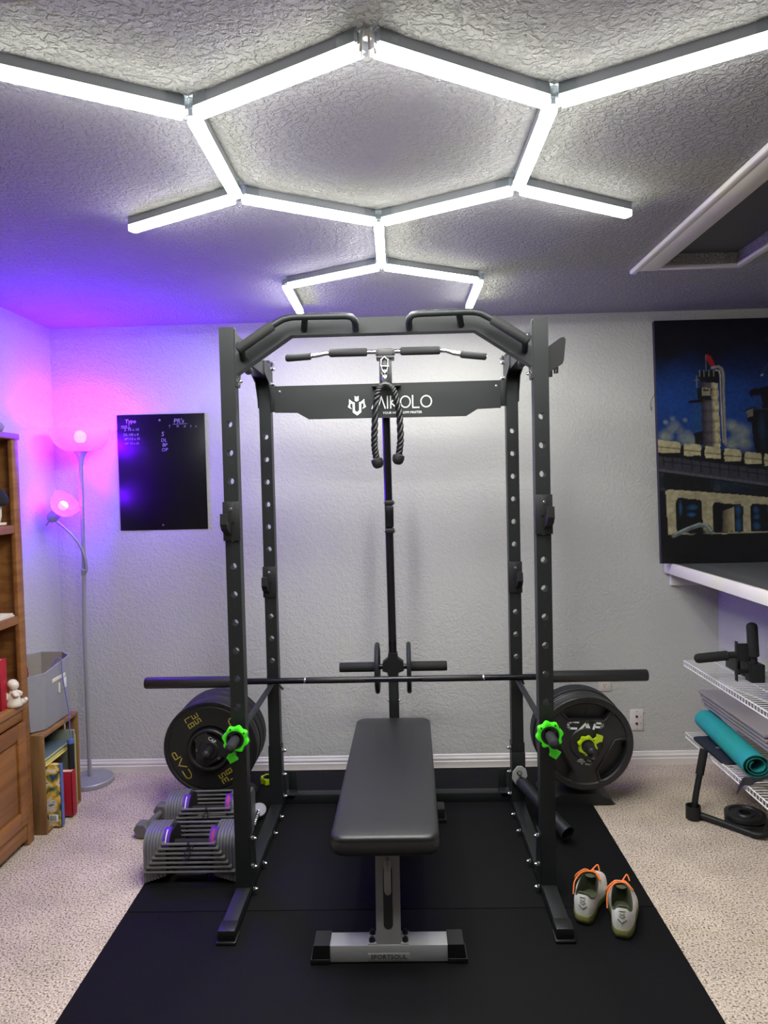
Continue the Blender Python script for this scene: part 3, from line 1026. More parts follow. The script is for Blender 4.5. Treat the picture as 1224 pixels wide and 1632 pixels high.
# landmine
lm = thing('landmine_attachment', 'black landmine sleeve hinged to the right rear upright', 'landmine', rp(.571, RD - .012, .205), RA)
MB().rbox((-.031, -.004, -.06), (.031, .006, .085), .002).build('mount_plate', STEEL, lm)
MB().prism([(-.030, -.03), (-.034, .0), (-.020, .030), (.0, .036), (.022, .026), (.034, .0), (.018, -.045), (-.004, -.055)], -.0, .012, Matrix.Translation((0, -.030, 0)) @ Matrix.Rotation(.25, 4, 'Y') @ Mxz).build('yoke', SILVER if False else GREY_PL, lm)
bolt(lm, (-.004, -.044, .008), (0, -1, 0))
a, b2 = Vector((.0, -.035, -.035)), Vector((.155, -.31, -.148))
dv = b2 - a
L_ = dv.length
MB().lathe([(.024, 0), (.028, .01), (.028, L_ - .06), (.030, L_ - .04), (.034, L_), (.029, L_), (.024, L_ - .05), (.0, L_ - .06)], a, dv, 20).build('bar_sleeve', STEEL, lm)


# ------------------------------------------------------------------ plates on their stands
def stand(label, x, px, z):
    t = thing('plate_stand', label, 'plate stand', (x, 3.56, BZ), 0, 'plate stands')
    MB().prism([(-.165, 0), (.165, 0), (.145, .022), (.085, .050), (-.085, .050), (-.145, .022)], -.11, .14, Mxz).build('base', STEEL_D, t)
    MB().rbox((px - x - .028, .122, .0), (px - x + .028, .176, z + .04 - BZ), .003).build('post', STEEL, t)
    MB().lathe([(.025, -.13), (.025, .255), (.022, .268), (.012, .276), (0, .278)], (px - x, 0, z - BZ), (0, -1, 0), 20).build('peg', IRON_K, t)
    return t


LPX, LPZ, RPX, RPZ = -.925, .320, .858, .305
stand('black floor stand holding the left stack of weight plates', -.925, LPX, LPZ)
stand('black floor stand holding the right stack of weight plates', .83, RPX, RPZ)


def plate_obj(name, label, x, z, y0, prof, material, group, n=56):
    """prof (r, depth from the front face); y0 = front face."""
    t = thing(name, label, 'weight plate', (x, y0, z), 0, group)
    MB().lathe(prof, (0, 0, 0), (0, 1, 0), n, closed=True).build('disc', material, t, smooth=32)
    return t


def bumper_prof(R, th, rh=.0262):
    return [(rh, .004), (.045, .004), (.05, .006), (.098, .008), (.105, .004), (.110, 0), (R - .028, 0), (R - .024, .0025), (R - .017, .0025), (R - .013, 0),
            (R - .004, 0), (R, .005), (R, th - .005), (R - .004, th), (R - .03, th), (.05, th - .003), (rh, th - .003)]


def iron_prof(R, th, rh=.0262):
    return [(rh, 0), (.05, 0), (.056, .008), (R - .028, .010), (R - .022, .001), (R - .004, .0), (R, .004), (R, th - .004), (R - .004, th), (R - .03, th), (rh, th)]


GP = 'weight plates on the left stand'
b1 = plate_obj('bumper_plate', 'black 35 lb bumper plate with yellow lettering', LPX, LPZ, 3.385, bumper_prof(.2235, .058), RUBBER_K, GP)
plate_obj('weight_plate', 'black iron plate directly behind the yellow lettered bumper plate', LPX, LPZ, 3.4445, iron_prof(.220, .034), IRON_K, GP)
plate_obj('bumper_plate', 'thick black bumper plate third from the front on the left stand', LPX, LPZ, 3.480, bumper_prof(.2235, .070), RUBBER_K, GP)
plate_obj('bumper_plate', 'black bumper plate nearest the wall on the left stand', LPX, LPZ, 3.5515, bumper_prof(.2245, .075), RUBBER_K, GP)
sp_ = thing('weight_plate', 'small black iron plate hung in front of the yellow lettered bumper', 'weight plate', (LPX, 3.3555, LPZ), 0, GP)


def grip_plate_mb(R, th, rh, hub, hin, hout, half, rot, n=96):
    """cast plate with three window grips: hub, web with openings, raised rim."""
    mb = MB()

    def row(fr, yd):
        out = []
        for i in range(n):
            a = 2 * PI * i / n
            dl = (math.degrees(a) - rot + 60) % 120 - 60
            r = fr(dl)
            out.append((r * math.sin(a), yd, r * math.cos(a)))
        return out

    def rin(dl):
        return hin / math.cos(math.radians(min(abs(dl), half)))
    rows_f = [row(lambda d: rh, 0.0), row(lambda d: hub, 0.0), row(lambda d: hub + .006, .006), row(rin, .006), row(lambda d: hout, .006), row(lambda d: hout + .006, .0005),
              row(lambda d: R - .004, 0.0), row(lambda d: R, .004)]
    rows_b = [row(lambda d: rh, th), row(lambda d: hub, th), row(lambda d: hub + .006, th - .004), row(rin, th - .004), row(lambda d: hout, th - .004), row(lambda d: hout + .006, th),
              row(lambda d: R - .004, th), row(lambda d: R, th - .004)]
    V = [v for r_ in rows_f + rows_b for v in r_]
    k = len(rows_f)
    Fs = []

    def cut(i):
        a = math.degrees(2 * PI * (i + .5) / n)
        return abs((a - rot + 60) % 120 - 60) < half
    for i in range(n):
        j = (i + 1) % n
        for r_ in range(k - 1):
            if r_ == 3 and cut(i):
                for q in (3, 4):
                    Fs.append((q * n + i, q * n + j, (k + q) * n + j, (k + q) * n + i))
                continue
            Fs.append((r_ * n + i, r_ * n + j, (r_ + 1) * n + j, (r_ + 1) * n + i))
            Fs.append(((k + r_) * n + i, (k + r_) * n + j, (k + r_ + 1) * n + j, (k + r_ + 1) * n + i))
        Fs.append(((k - 1) * n + i, (k - 1) * n + j, (2 * k - 1) * n + j, (2 * k - 1) * n + i))
        Fs.append((i, j, k * n + j, k * n + i))
        if cut(i) != cut(j):
            Fs.append((3 * n + j, 4 * n + j, (k + 4) * n + j, (k + 3) * n + j))
    mb.add(V, Fs)
    return mb


grip_plate_mb(.100, .026, .0262, .042, .062, .084, 32, 30).build('disc', IRON_K, sp_, smooth=32)
for i, (txt, x, z, r_, s_) in enumerate((('CAP', .018, .050, -35, .022), ('5', -.058, .0, 0, .016), ('10', .046, -.04, 0, .014))):
    t = text_mb(txt, s_, .001)
    MB().add(t.v, t.f, face_front(x, -.0006 if i == 0 else .0045, z) @ Matrix.Rotation(math.radians(r_), 4, 'Z')).build('lettering', WHITE_PR if i == 0 else GREY_PL, sp_, smooth=0)

# yellow lettering of the bumper
cap = [[(.052, .030), (.018, .030), (.006, .022), (.006, .008), (.018, 0), (.046, 0)],
       [(.060, 0), (.084, .030), (.106, 0)],
       [(.116, 0), (.116, .030), (.146, .030), (.150, .022), (.146, .013), (.124, .013)]]
cap_c = [[(x - .078, y - .015) for x, y in l] for l in cap]
n35 = [[(0, .022), (.015, .022), (.015, 0), (0, 0)], [(.003, .011), (.015, .011)], [(.038, .022), (.023, .022), (.023, .012), (.037, .011), (.037, 0), (.022, 0)]]
lbs = [[(0, .022), (0, 0), (.014, 0)], [(.024, 0), (.024, .022), (.038, .022), (.038, .012), (.026, .011), (.038, .011), (.039, 0), (.024, 0)]]
y35 = [[((x - .019) * 1.25, (y + .004) * 1.25) for x, y in l] for l in n35] + [[((x - .019) * 1.25, (y - .026) * 1.25) for x, y in l] for l in lbs]
ROTP = math.radians(-60)
for (px_, py_, rr, L_) in ((0, .157, 0, cap_c), (0, -.157, PI, cap_c), (-.155, 0, 0, y35), (.155, 0, PI, y35)):
    MB().strokes(L_, .0034 if L_ is y35 else .0044, .0008, face_front(0, -.0001, 0) @ Matrix.Rotation(ROTP, 4, 'Z') @ Matrix.Translation((px_, py_, 0)) @ Matrix.Rotation(rr, 4, 'Z')).build('lettering', YELLOW_PR, b1, smooth=0)
MB().lathe([(.027, .003), (.048, .003), (.048, .0045), (.027, .0045)], (0, 0, 0), (0, 1, 0), 32, closed=True).build('hub_ring', CHROME, b1)

GQ = 'weight plates on the right stand'
fpz = thing('weight_plate', 'black 45 lb iron plate with white lettering and three grips', 'weight plate', (RPX, 3.405, RPZ), 0, GQ)
grip_plate_mb(.2235, .036, .0262, .072, .118, .190, 35, 2).build('disc', IRON_K, fpz, smooth=32)
# raised panels around the grips
for c0 in (2, 122, 242):
    fr_ = MB()
    pts = []
    for d in (-35, 35):
        pts.append((d, .118 / math.cos(math.radians(35))))
    a0 = math.radians(c0)
    loop = [(-38, .138), (-40, .193), (-30, .2), (-15, .203), (0, .204), (15, .203), (30, .2), (40, .193), (38, .138), (0, .110)]
    path = [(r_ * math.sin(a0 + math.radians(d)), .004, r_ * math.cos(a0 + math.radians(d))) for d, r_ in loop]
    fr_.tube(path, .0045, 8, closed=True)
    fr_.build('grip_rim', IRON_K, fpz, smooth=60)
big = MB()
C_ = [[(.052, .032), (.022, .032), (.008, .024), (.004, .010), (.012, .001), (.044, .001)]]
A_ = [[(.064, 0), (.092, .032), (.108, 0)], [(.092, .016), (.096, .0)]]
P_ = [[(.124, 0), (.132, .032), (.164, .032), (.168, .022), (.160, .013), (.138, .013)]]
big.strokes([[(x - .086, y - .016) for x, y in l] for l in C_ + A_ + P_], .0095, .0016, face_front(-.002, .005, .085) @ Matrix.Rotation(math.radians(-4), 4, 'Z'))
big.build('lettering', WHITE_PR, fpz, smooth=0)
n45 = [[(.022, 0), (.022, .030), (.0, .010), (.032, .010)], [(.072, .030), (.046, .030), (.044, .017), (.066, .016), (.070, .008), (.064, 0), (.042, 0)]]
MB().strokes([[(x - .036 + .15 * y, y - .015) for x, y in l] for l in n45], .0075, .0016, face_front(-.006, .004, -.082) @ Matrix.Rotation(math.radians(-6), 4, 'Z')).build('number_lettering', GREY_PL, fpz, smooth=0)
for i, nm in enumerate(('second', 'third', 'fourth', 'fifth')):
    plate_obj('weight_plate', 'plain black iron plate, %s from the front on the right stand' % nm, RPX, RPZ, 3.442 + i * .0235, iron_prof(.2215 - .001 * (i % 2), .022), IRON_K, GQ)
plate_obj('bumper_plate', 'thick black bumper plate nearest the wall on the right stand', RPX, RPZ, 3.5375, bumper_prof(.2265, .085), RUBBER_K, GQ)
clip_at('bar_clip', 'yellow green clip on the peg before the 45 lb plate', (RPX, 3.385, RPZ), 0, 0, LIME, .0265, 'locking clips', 'Y', 2.1)
clip_at('bar_clip', 'yellow green clip lying on the mat behind the rack', (-.715, 3.735, BZ + .016), .3, 0, LIME, .0265, 'locking clips', 'Z', 2.6)

# ------------------------------------------------------------------ flat bench
bench = thing('weight_bench', 'flat black padded bench with silver frame in the rack', 'bench', (-.0665, 2.285, BZ))
hb_ = .060
MB().rbox((-.195, 0, .004), (.195, .072, hb_), .003).build('front_foot', SILVER, bench)
for sx in (-1, 1):
    MB().prism([(sx * .190, 0), (sx * .252, 0), (sx * .242, hb_ + .003), (sx * .190, hb_ + .003)], -.076, .004, Mxz).rbox((min(sx * .19, sx * .254), -.006, 0), (max(sx * .19, sx * .254), .078, .018), .003).build('end_cap', PLASTIC_K, bench)
nk = [(.004, hb_), (.062, hb_), (.150, .375), (.092, .375)]
My = Matrix(((0, 0, 1, 0), (1, 0, 0, 0), (0, 1, 0, 0), (0, 0, 0, 1)))
MB().prism(nk, -.040, .040, My).build('neck', NECK_G, bench)
sl = math.atan2(.088, .315)
Msl = Matrix.Translation((0, .0035, hb_)) @ Matrix.Rotation(-sl, 4, 'X')
MB().prism(rrect(-.015, .045, .015, .235, .0149), 0, .0012, Msl @ Matrix(((1, 0, 0, 0), (0, 0, -1, 0), (0, 1, 0, 0), (0, 0, 0, 1)))).build('slot', STEEL_D, bench)
MB().tube([Msl @ Vector(p) for p in ((0, .002, .25), (0, -.020, .240), (0, -.030, .215), (0, -.028, .185), (0, -.016, .163), (0, .002, .156))], .0115, 12).build('carry_handle', GREY_PL, bench, smooth=60)
for sx in (-1, 1):
    MB().rbox((sx * .052 - .014, .002, hb_ - .001), (sx * .052 + .014, .070, hb_ + .004), .001).build('foot_flange', SILVER, bench)
    for yy in (.016, .056):
        MB().cyl((sx * .054, yy, hb_ + .004), (sx * .054, yy, hb_ + .012), .010, n=12).cyl((sx * .054, yy, hb_ + .012), (sx * .054, yy, hb_ + .018), .007, n=6).build('bolt', PLASTIC_K, bench)
MB().rbox((-.068, -.0015, .010), (.068, .0005, .034), .0008).build('badge', GREY_PL, bench)
t = text_mb('SPORTSOUL', .0215, .0008)
MB().add([(v[0], v[1] * .95, v[2]) for v in t.v], t.f, face_front(0, -.0018, .022)).build('lettering', STEEL_D, bench, smooth=0)
MB().rbox((-.038, .10, .335), (.038, 1.04, .378), .003).build('spine_beam', SILVER, bench)
MB().rbox((-.036, .985, .03), (.036, 1.035, .34), .003).build('rear_post', SILVER, bench)
MB().rbox((-.19, .975, .004), (.19, 1.045, hb_), .003).build('rear_foot', SILVER, bench)
for sx in (-1, 1):
    MB().rbox((min(sx * .185, sx * .243), .970, 0), (max(sx * .185, sx * .243), 1.050, hb_ + .003), .003).rbox((min(sx * .185, sx * .249), .965, 0), (max(sx * .185, sx * .249), 1.055, .018), .003).build('end_cap', PLASTIC_K, bench)


def pad_mb():
    mb = MB()
    y0, y1 = -.058, 1.118
    zb, zt = .378, .443

    def ring(ins, z, dome=0):
        out = []
        for (px_, py_) in rrect(-1, 0, 1, 1, .12, 6):
            pass
        w0, w1 = .174 - ins, .173 - ins
        ya, yb = y0 + ins, y1 - ins
        r = .045
        pts = rrect(-.5, 0, .5, 1, .0001, 1)
        pts = []
        corners = ((1, 1, 0), (-1, 1, 90), (-1, 0, 180), (1, 0, 270))
        for cx, cy, a0 in corners:
            w = w1 if cy else w0
            ox = cx * (w - r)
            oy = (yb - r) if cy else (ya + r)
            for i in range(8):
                a = math.radians(a0 + 90 * i / 7)
                pts.append((ox + r * math.cos(a) + (.015 if cy else -.003), oy + r * math.sin(a)))
        return [(x, y, z) for x, y in pts]
    prof = [(.030, zb), (.010, zb), (.002, zb + .006), (0, zb + .014), (0, zt - .020), (.0015, zt - .016), (.0005, zt - .013), (.002, zt - .007), (.007, zt - .002), (.014, zt), (.05, zt + .004), (.10, zt + .006)]
    rings = [ring(a, z) for a, z in prof]
    n = len(rings[0])
    V = [v for r_ in rings for v in r_]
    Fs = []
    for k in range(len(rings) - 1):
        for i in range(n):
            j = (i + 1) % n
            Fs.append((k * n + i, k * n + j, (k + 1) * n + j, (k + 1) * n + i))
    Fs += [tuple(range(n - 1, -1, -1)), tuple((len(rings) - 1) * n + i for i in range(n))]
    return mb.add(V, Fs)


pad_o = pad_mb().build('pad', VINYL, bench, smooth=60)

# ------------------------------------------------------------------ adjustable dumbbells
def block_proto():
    t = thing('adjustable_dumbbell', '', 'dumbbell', (0, 0, 0), 0, 'adjustable block dumbbells')
    prof = [(-.088, 0), (.088, 0), (.088, .135)] + arc(.030, .135, .058, 0, 90, 6, .062)[1:] + arc(-.030, .135, .058, 90, 180, 6, .062)[:-1] + [(-.088, .135)]
    My = Matrix(((0, 0, 1, 0), (1, 0, 0, 0), (0, 1, 0, 0), (0, 0, 0, 1)))
    me = {}
    for i in range(7):
        pr = [(y, max(z, .006 + .004 * i)) for y, z in prof]
        me[i] = MB().prism(pr, 0, .0108, My).mesh('weight_plate', BLOCK_G, 30)
    for i in range(7):
        xo = .181 - i * .0124
        for sx in (-1, 1):
            link('weight_plate', me[i], t, (sx * xo - (.0108 if sx > 0 else 0), 0, 0))
        z = .050 + .0185 * i
        for yy in (-.093, .093):
            rl = MB().cyl((-xo + .002, yy, z), (xo - .002, yy, z), .0052, n=8)
            for sx in (-1, 1):
                rl.rbox((sx * (xo - .006) - .006, min(yy, yy * .9), z - .008), (sx * (xo - .006) + .006, max(yy, yy * .9), z + .008), .002)
            rl.build('rail', HEX_G, t)
    for sx in (-1, 1):
        core = MB()
        core.prism([(-.080, .03), (.080, .03), (.080, .13)] + arc(.03, .13, .05, 0, 90, 5, .055)[1:] + arc(-.03, .13, .05, 90, 180, 5, .055)[:-1] + [(-.080, .13)], sx * .088 - .007, sx * .088 + .007, My)
        core.build('core_wall', PLASTIC_K, t)
    MB().cyl((-.085, 0, .12), (.085, 0, .12), .016, n=14).build('handle', FOAM_K, t)
    for sx, m_ in ((-1, PURPLE_L), (1, PINK_L)):
        prf = []
        for a in range(0, 7):
            q = math.radians(95 + 80 * a / 6)
            prf.append((-.030 + .064 * math.cos(q), .135 + .068 * math.sin(q)))
        for a in range(6, -1, -1):
            q = math.radians(95 + 80 * a / 6)
            prf.append((-.030 + .060 * math.cos(q), .135 + .064 * math.sin(q)))
        lo_, hi_ = (sx * .092 - .014, sx * .092 + .014)
        lb2 = MB().prism(prf, lo_, hi_, My).build('label_cap', PURPLE_L, t)
        inner = [(y * 1.0 - .0012, z + .0012) for y, z in prf[1:6]] + [(y, z) for y, z in prf[8:13]]
        MB().prism(inner, lo_ + (.008 if sx > 0 else .012), hi_ - (.009 if sx > 0 else .0125), My).build('label_print', m_ if sx > 0 else WHITE_PR, lb2)
    for yy in (-.06, .06):
        MB().rbox((-.06, yy - .012, .012), (.06, yy + .012, .03), .003).build('core_rail', PLASTIC_K, t)
    cable = [(-.004, -.099, .150), (.002, -.104, .175), (.010, -.106, .150), (.006, -.108, .118), (-.008, -.107, .112), (-.010, -.104, .140), (.020, -.104, .158), (.018, -.106, .150)]
    MB().tube(bez(cable, 40), .0018, 6).build('pin_cord', PLASTIC_K, t)
    return t


bl = block_proto()
bl.location = (-.853, 2.858, BZ)
bl['label'] = 'nearer grey adjustable block dumbbell beside the left front upright'
bl2 = copy_tree(bl)
bl2.location = (-.868, 3.165, BZ)
bl2.rotation_euler = (0, 0, .03)
bl2['label'] = 'farther grey adjustable block dumbbell in front of the plate stand'

# hex dumbbell
hx = thing('hex_dumbbell', 'small grey cast iron hex dumbbell lying on the carpet', 'dumbbell', (-1.165, 3.265, 0), math.radians(-8))
for sy in (-1, 1):
    R_ = .040
    MB().lathe([(0, .068), (R_ * .8, .068), (R_, .076), (R_, .112), (R_ * .8, .121), (0, .121)], (0, 0, .036), (0, sy, 0), 6).build('head', HEX_G, hx, smooth=0)
MB().lathe([(.012, -.07), (.0145, -.03), (.0155, 0), (.0145, .03), (.012, .07)], (0, 0, .036), (0, 1, 0), 12).build('handle', HEX_G, hx)

# chrome dumbbell handle
ch = thing('dumbbell_handle', 'chrome threaded dumbbell handle standing behind the left front upright', 'dumbbell handle', (-.690, 3.30, BZ))
MB().lathe([(.010, .0), (.036, 0), (.038, .004), (.038, .014), (.030, .020), (.010, .020)], (0, .020, .034), (0, -.5, .86), 24).build('star_collar', SILVER, ch)
th2 = MB()
th2.tube([(.004, .055, .048), (.0, -.09, .016)], .0115, 12)
for i in range(9):
    th2.torus((.0032 - .0003 * i, .03 - .0125 * i, .0425 - .0028 * i), (0, 1, .22), .0115, .0022, 14, 6)
th2.build('threaded_rod', CHROME, ch, smooth=60)

# ------------------------------------------------------------------ shoes
def shoe(label, loc, rz, mirror):
    t = thing('running_shoe', label, 'shoe', loc, rz, 'running shoes')
    Lh = .285
    n = 44

    def outline(sc=1.0, dy=0.0, z=0.0):
        pts = []
        for i in range(n):
            a = 2 * PI * i / n
            y = .5 - .5 * math.cos(a)                  # 0 heel .. 1 toe
            s_ = math.sin(a)
            w = .0425 + .0115 * math.exp(-((y - .68) / .22) ** 2) - .003 * math.exp(-((y - .40) / .12) ** 2)
            e = abs(s_) ** .55 * (1 if s_ > 0 else -1)
            cx = .010 * mirror * math.sin(PI * y) * (-1) + .004 * mirror
            pts.append((cx + w * e * sc, Lh * (.5 + (y - .5) * sc) + dy, z))
        return pts
    sole = MB()
    rs = [outline(.90, 0, 0), outline(.98, 0, .003), outline(1.03, 0, .014), outline(1.0, 0, .026)]
    heel = lambda y: .006 * max(0, 1 - y / .10)
    V = []
    for k, r_ in enumerate(rs):
        for (x, y, z) in r_:
            kick = .014 * max(0, (y - .22) / .07) ** 2
            up_ = .006 if y < .12 else .006 * max(0, 1 - (y - .12) / .08)
            V.append((x, y, z + kick * (1 if k < 3 else .9) + (up_ if k >= 2 else 0)))
    Fs = []
    for k in range(len(rs) - 1):
        for i in range(n):
            j = (i + 1) % n
            Fs.append((k * n + i, k * n + j, (k + 1) * n + j, (k + 1) * n + i))
    Fs += [tuple(range(n - 1, -1, -1)), tuple(3 * n + i for i in range(n))]
    sole.add(V, Fs)
    so = sole.build('sole', OLIVE_SOLE, t, smooth=60)
    # outsole strip
    os_ = MB()
    V2 = [(x * .96, Lh / 2 + (y - Lh / 2) * .97, z) for (x, y, z) in V[:n]] + [(x * .99, Lh / 2 + (y - Lh / 2) * .992, z + .004) for (x, y, z) in V[:n]]
    V2 = [(x, y, z + .0002) for x, y, z in V2]
    os_.add(V2, [(i, (i + 1) % n, n + (i + 1) % n, n + i) for i in range(n)])
    os_.build('outsole', GREY_PL, so, smooth=60)

    # upper: sole edge -> collar opening
    def collar(i, sc=1.0):
        a = 2 * PI * i / n
        y = .5 - .5 * math.cos(a)
        s_ = math.sin(a)
        w = .0365 * (1 - .08 * y) * sc
        e = abs(s_) ** .75 * (1 if s_ > 0 else -1)
        yy = .010 + .142 * (.5 + (y - .5) * sc)
        zz = .098 - .020 * math.sin(PI * min(1, y * 1.25)) + .012 * y ** 2 + (.012 * math.exp(-(y / .06) ** 2))
        return Vector((w * e + .002 * mirror, yy, zz))
    rows = 11
    base = rs[3]
    U_ = []

    def upper_pt(i, u):
        i0 = int(math.floor(i))
        t_ = i - i0
        b0 = Vector(V[3 * n + i0 % n]).lerp(Vector(V[3 * n + (i0 + 1) % n]), t_)
        b0 = Vector((b0.x * .97, Lh / 2 + (b0.y - Lh / 2) * .975, b0.z - .004))
        c0 = collar(i % n)
        y = .5 - .5 * math.cos(2 * PI * i / n)
        ctl = Vector((b0.x * 1.10, b0.y + (.006 if y > .8 else -.004 * (1 - y)), b0.z + (c0.z - b0.z) * (.62 if y < .55 else .50 - .10 * (y - .55))))
        return (1 - u) ** 2 * b0 + 2 * u * (1 - u) * ctl + u * u * c0
    for k in range(rows):
        u = k / (rows - 1)
        for i in range(n):
            U_.append(upper_pt(i, u))
    up = MB()
    Fs = []
    mi = []
    for k in range(rows - 1):
        for i in range(n):
            j = (i + 1) % n
            Fs.append((k * n + i, k * n + j, (k + 1) * n + j, (k + 1) * n + i))
    up.add(U_, Fs)
    uo = up.build('upper', SHOE_W, t, smooth=75)
    # lining, from the collar down to the insole; collar rolls over the edge
    li = MB()
    V3 = []
    lv = [(1.0, -.004, 1.03), (1.0, .0022, 1.035), (1.0, .003, .97), (.93, -.006, .93), (.90, -.03, .92), (.92, -.058, .92)]
    for sc, dz, s2 in lv:
        for i in range(n):
            p = collar(i, s2)
            V3.append((p.x, p.y, max(.030, p.z + dz)))
    Fs = []
    for k in range(len(lv) - 1):
        for i in range(n):
            j = (i + 1) % n
            Fs.append((k * n + i, k * n + j, (k + 1) * n + j, (k + 1) * n + i))
    Fs.append(tuple((len(lv) - 1) * n + i for i in range(n)))
    li.add(V3, Fs)
    li.build('collar_lining', KHAKI, t, smooth=75)
    # tongue
    tg_ = MB()
    tg_.tube([(0.002 * mirror, .196, .082), (.002 * mirror, .165, .101), (.002 * mirror, .138, .116), (.002 * mirror, .124, .122)], [.016, .020, .021, .015], 10)
    tv = [(v[0], v[1], v[2] - .006 + (0 if True else 0)) for v in tg_.v]
    zc = {}
    tg2 = MB().add([(x, y, (z - (.095 + (0.16 - y) * .75)) * .35 + (.093 + (0.16 - y) * .62)) for x, y, z in tv], tg_.f)
    tg2.build('tongue', KHAKI, t, smooth=75)
    # heel emblem: stacked chevrons
    hm = MB()
    for wi, u_, dip in ((.9, .78, .0), (.6, .68, .07), (.7, .58, .09), (1.1, .44, .12), (.7, .40, .12)):
        hm.tube([upper_pt(wi * (q - 4) / 4.0, u_ - dip * (1 - abs(q - 4) / 4.0)) + Vector((0, -.0006, 0)) for q in range(9)], .0014, 6)
    hm.build('heel_emblem', GREY_LOGO, t, smooth=60)
    # laces
    lc = MB()
    for k in range(4):
        y = .150 + k * .017
        z = .1055 - k * .0085
        w = .024 + .001 * k
        lc.tube(bez([(-w, y, z - .012), (-w * .5, y + .004, z + .002), (0, y + .008, z + .006), (w * .5, y + .012, z + .002), (w, y + .016, z - .013)], 14), .0030, 6)
        lc.tube(bez([(w, y, z - .012), (w * .5, y + .004, z + .003), (0, y + .008, z + .008), (-w * .5, y + .012, z + .003), (-w, y + .016, z - .013)], 14), .0030, 6)
    kx, ky, kz = 0, .150, .117
    sd = -1
    lc.tube(bez([(kx, ky, kz), (kx + .02, ky - .012, kz + .004), (kx + .036, ky - .020, kz - .014), (kx + .034, ky - .004, kz - .016), (kx + .012, ky + .006, kz + .002), (kx, ky, kz)], 24), .0028, 6)
    lc.tube(bez([(kx, ky, kz), (kx - .022, ky - .008, kz + .006), (kx - .048, ky - .022, kz - .014), (kx - .052, ky - .010, kz - .036), (kx - .034, ky + .004, kz - .014), (kx, ky, kz)], 24), .0028, 6)
    lc.tube(bez([(kx, ky, kz), (kx - .026, ky - .018, kz + .000), (kx - .048, ky - .042, kz - .026), (kx - .050, ky - .060, kz - .066)], 20), .0026, 6)
    lc.tube(bez([(kx, ky, kz), (kx + .010, ky + .014, kz + .010), (kx + .020, ky + .026, kz + .016), (kx + .028, ky + .016, kz + .0)], 16), .0026, 6)
    lc.build('laces', ORANGE, t, smooth=70)
    return t


shoe('white running shoe with orange laces nearer the rack foot', (.600, 2.478, BZ + .0), math.radians(-27), 1)
shoe('white running shoe with orange laces nearer the mat edge', (.718, 2.392, BZ + .0), math.radians(-15), -1)

# ------------------------------------------------------------------ floor lamp
LPp = Vector((-1.684, 3.785, 0))
lamp = thing('floor_lamp', 'silver two headed floor lamp glowing violet in the corner', 'floor lamp', LPp)
MB().lathe([(0, 0), (.118, 0), (.122, .004), (.122, .022), (.116, .028), (.03, .032), (.016, .036), (0, .036)], n=48).build('base', LAMP_MT, lamp)
MB().tube([(0, 0, .03), (0.0, 0, .80), (.012, 0, 1.20), (.018, -.005, 1.70)], .0105, 14).build('pole', LAMP_MT, lamp, smooth=60)
tx, ty, tz_ = .020, -.005, 1.690
MB().lathe([(.011, 0), (.014, .03), (.026, .06), (.050, .085), (.048, .087), (.024, .064), (.0, .05)], (tx, ty, tz_), (0, 0, 1), 24).build('shade_holder', LAMP_MT, lamp)


def bowl_prof(R, D, t_=.003):
    o = [(R * math.sin(PI / 2 * k / 10) ** .8 if k else .022, D * (1 - math.cos(PI / 2 * k / 10))) for k in range(11)]
    o = [(max(r, .022), h) for r, h in o]
    i_ = [(max(r - t_, .018), h + t_ * (1 - k / 10)) for k, (r, h) in enumerate(o)]
    return o + i_[::-1]


MB().lathe(bowl_prof(.150, .120), (tx, ty, tz_ + .068), (0, 0, 1), 40, closed=True).build('bowl_shade', FROST, lamp, smooth=50)
MB().sphere((tx, ty, tz_ + .150), .030, sc=(1, 1, 1.15)).build('bulb', BULB, lamp, smooth=60)
MB().cyl((tx, ty, tz_ + .05), (tx, ty, tz_ + .12), .014, n=14).build('bulb_socket', LAMP_MT, lamp)
# reading head on a gooseneck
ax = Vector((.72, -.12, .68)).normalized()
so_ = Vector((-.128, -.055, 1.415))
gn = [(.013, -.002, 1.13), (.030, -.014, 1.14), (.028, -.02, 1.20), (.006, -.03, 1.275), (-.040, -.045, 1.345), (-.105, -.055, 1.408)]
gb = MB().tube(bez(gn, 40), .0068, 10)
gb.build('gooseneck', LAMP_MT, lamp, smooth=60)
MB().cyl((.010, -.002, 1.115), (.014, -.012, 1.145), .013, n=12).build('neck_clamp', LAMP_MT, lamp)
rh = MB().lathe([(0, -.016), (.014, -.012), (.024, .0), (.029, .015), (.029, .052), (.024, .060), (0, .060)], so_, ax, 20).build('reading_socket', LAMP_MT, lamp)
MB().cyl(so_ - ax * .008, so_ - ax * .03 + Vector((-.006, 0, -.012)), .005, n=8).build('switch_knob', LAMP_MT, rh)
MB().lathe(bowl_prof(.075, .085), so_ + ax * .052, ax, 32, closed=True).build('reading_shade', FROST, lamp, smooth=50)
MB().sphere(so_ + ax * .100, .024).build('bulb', BULB_R, lamp, smooth=60)

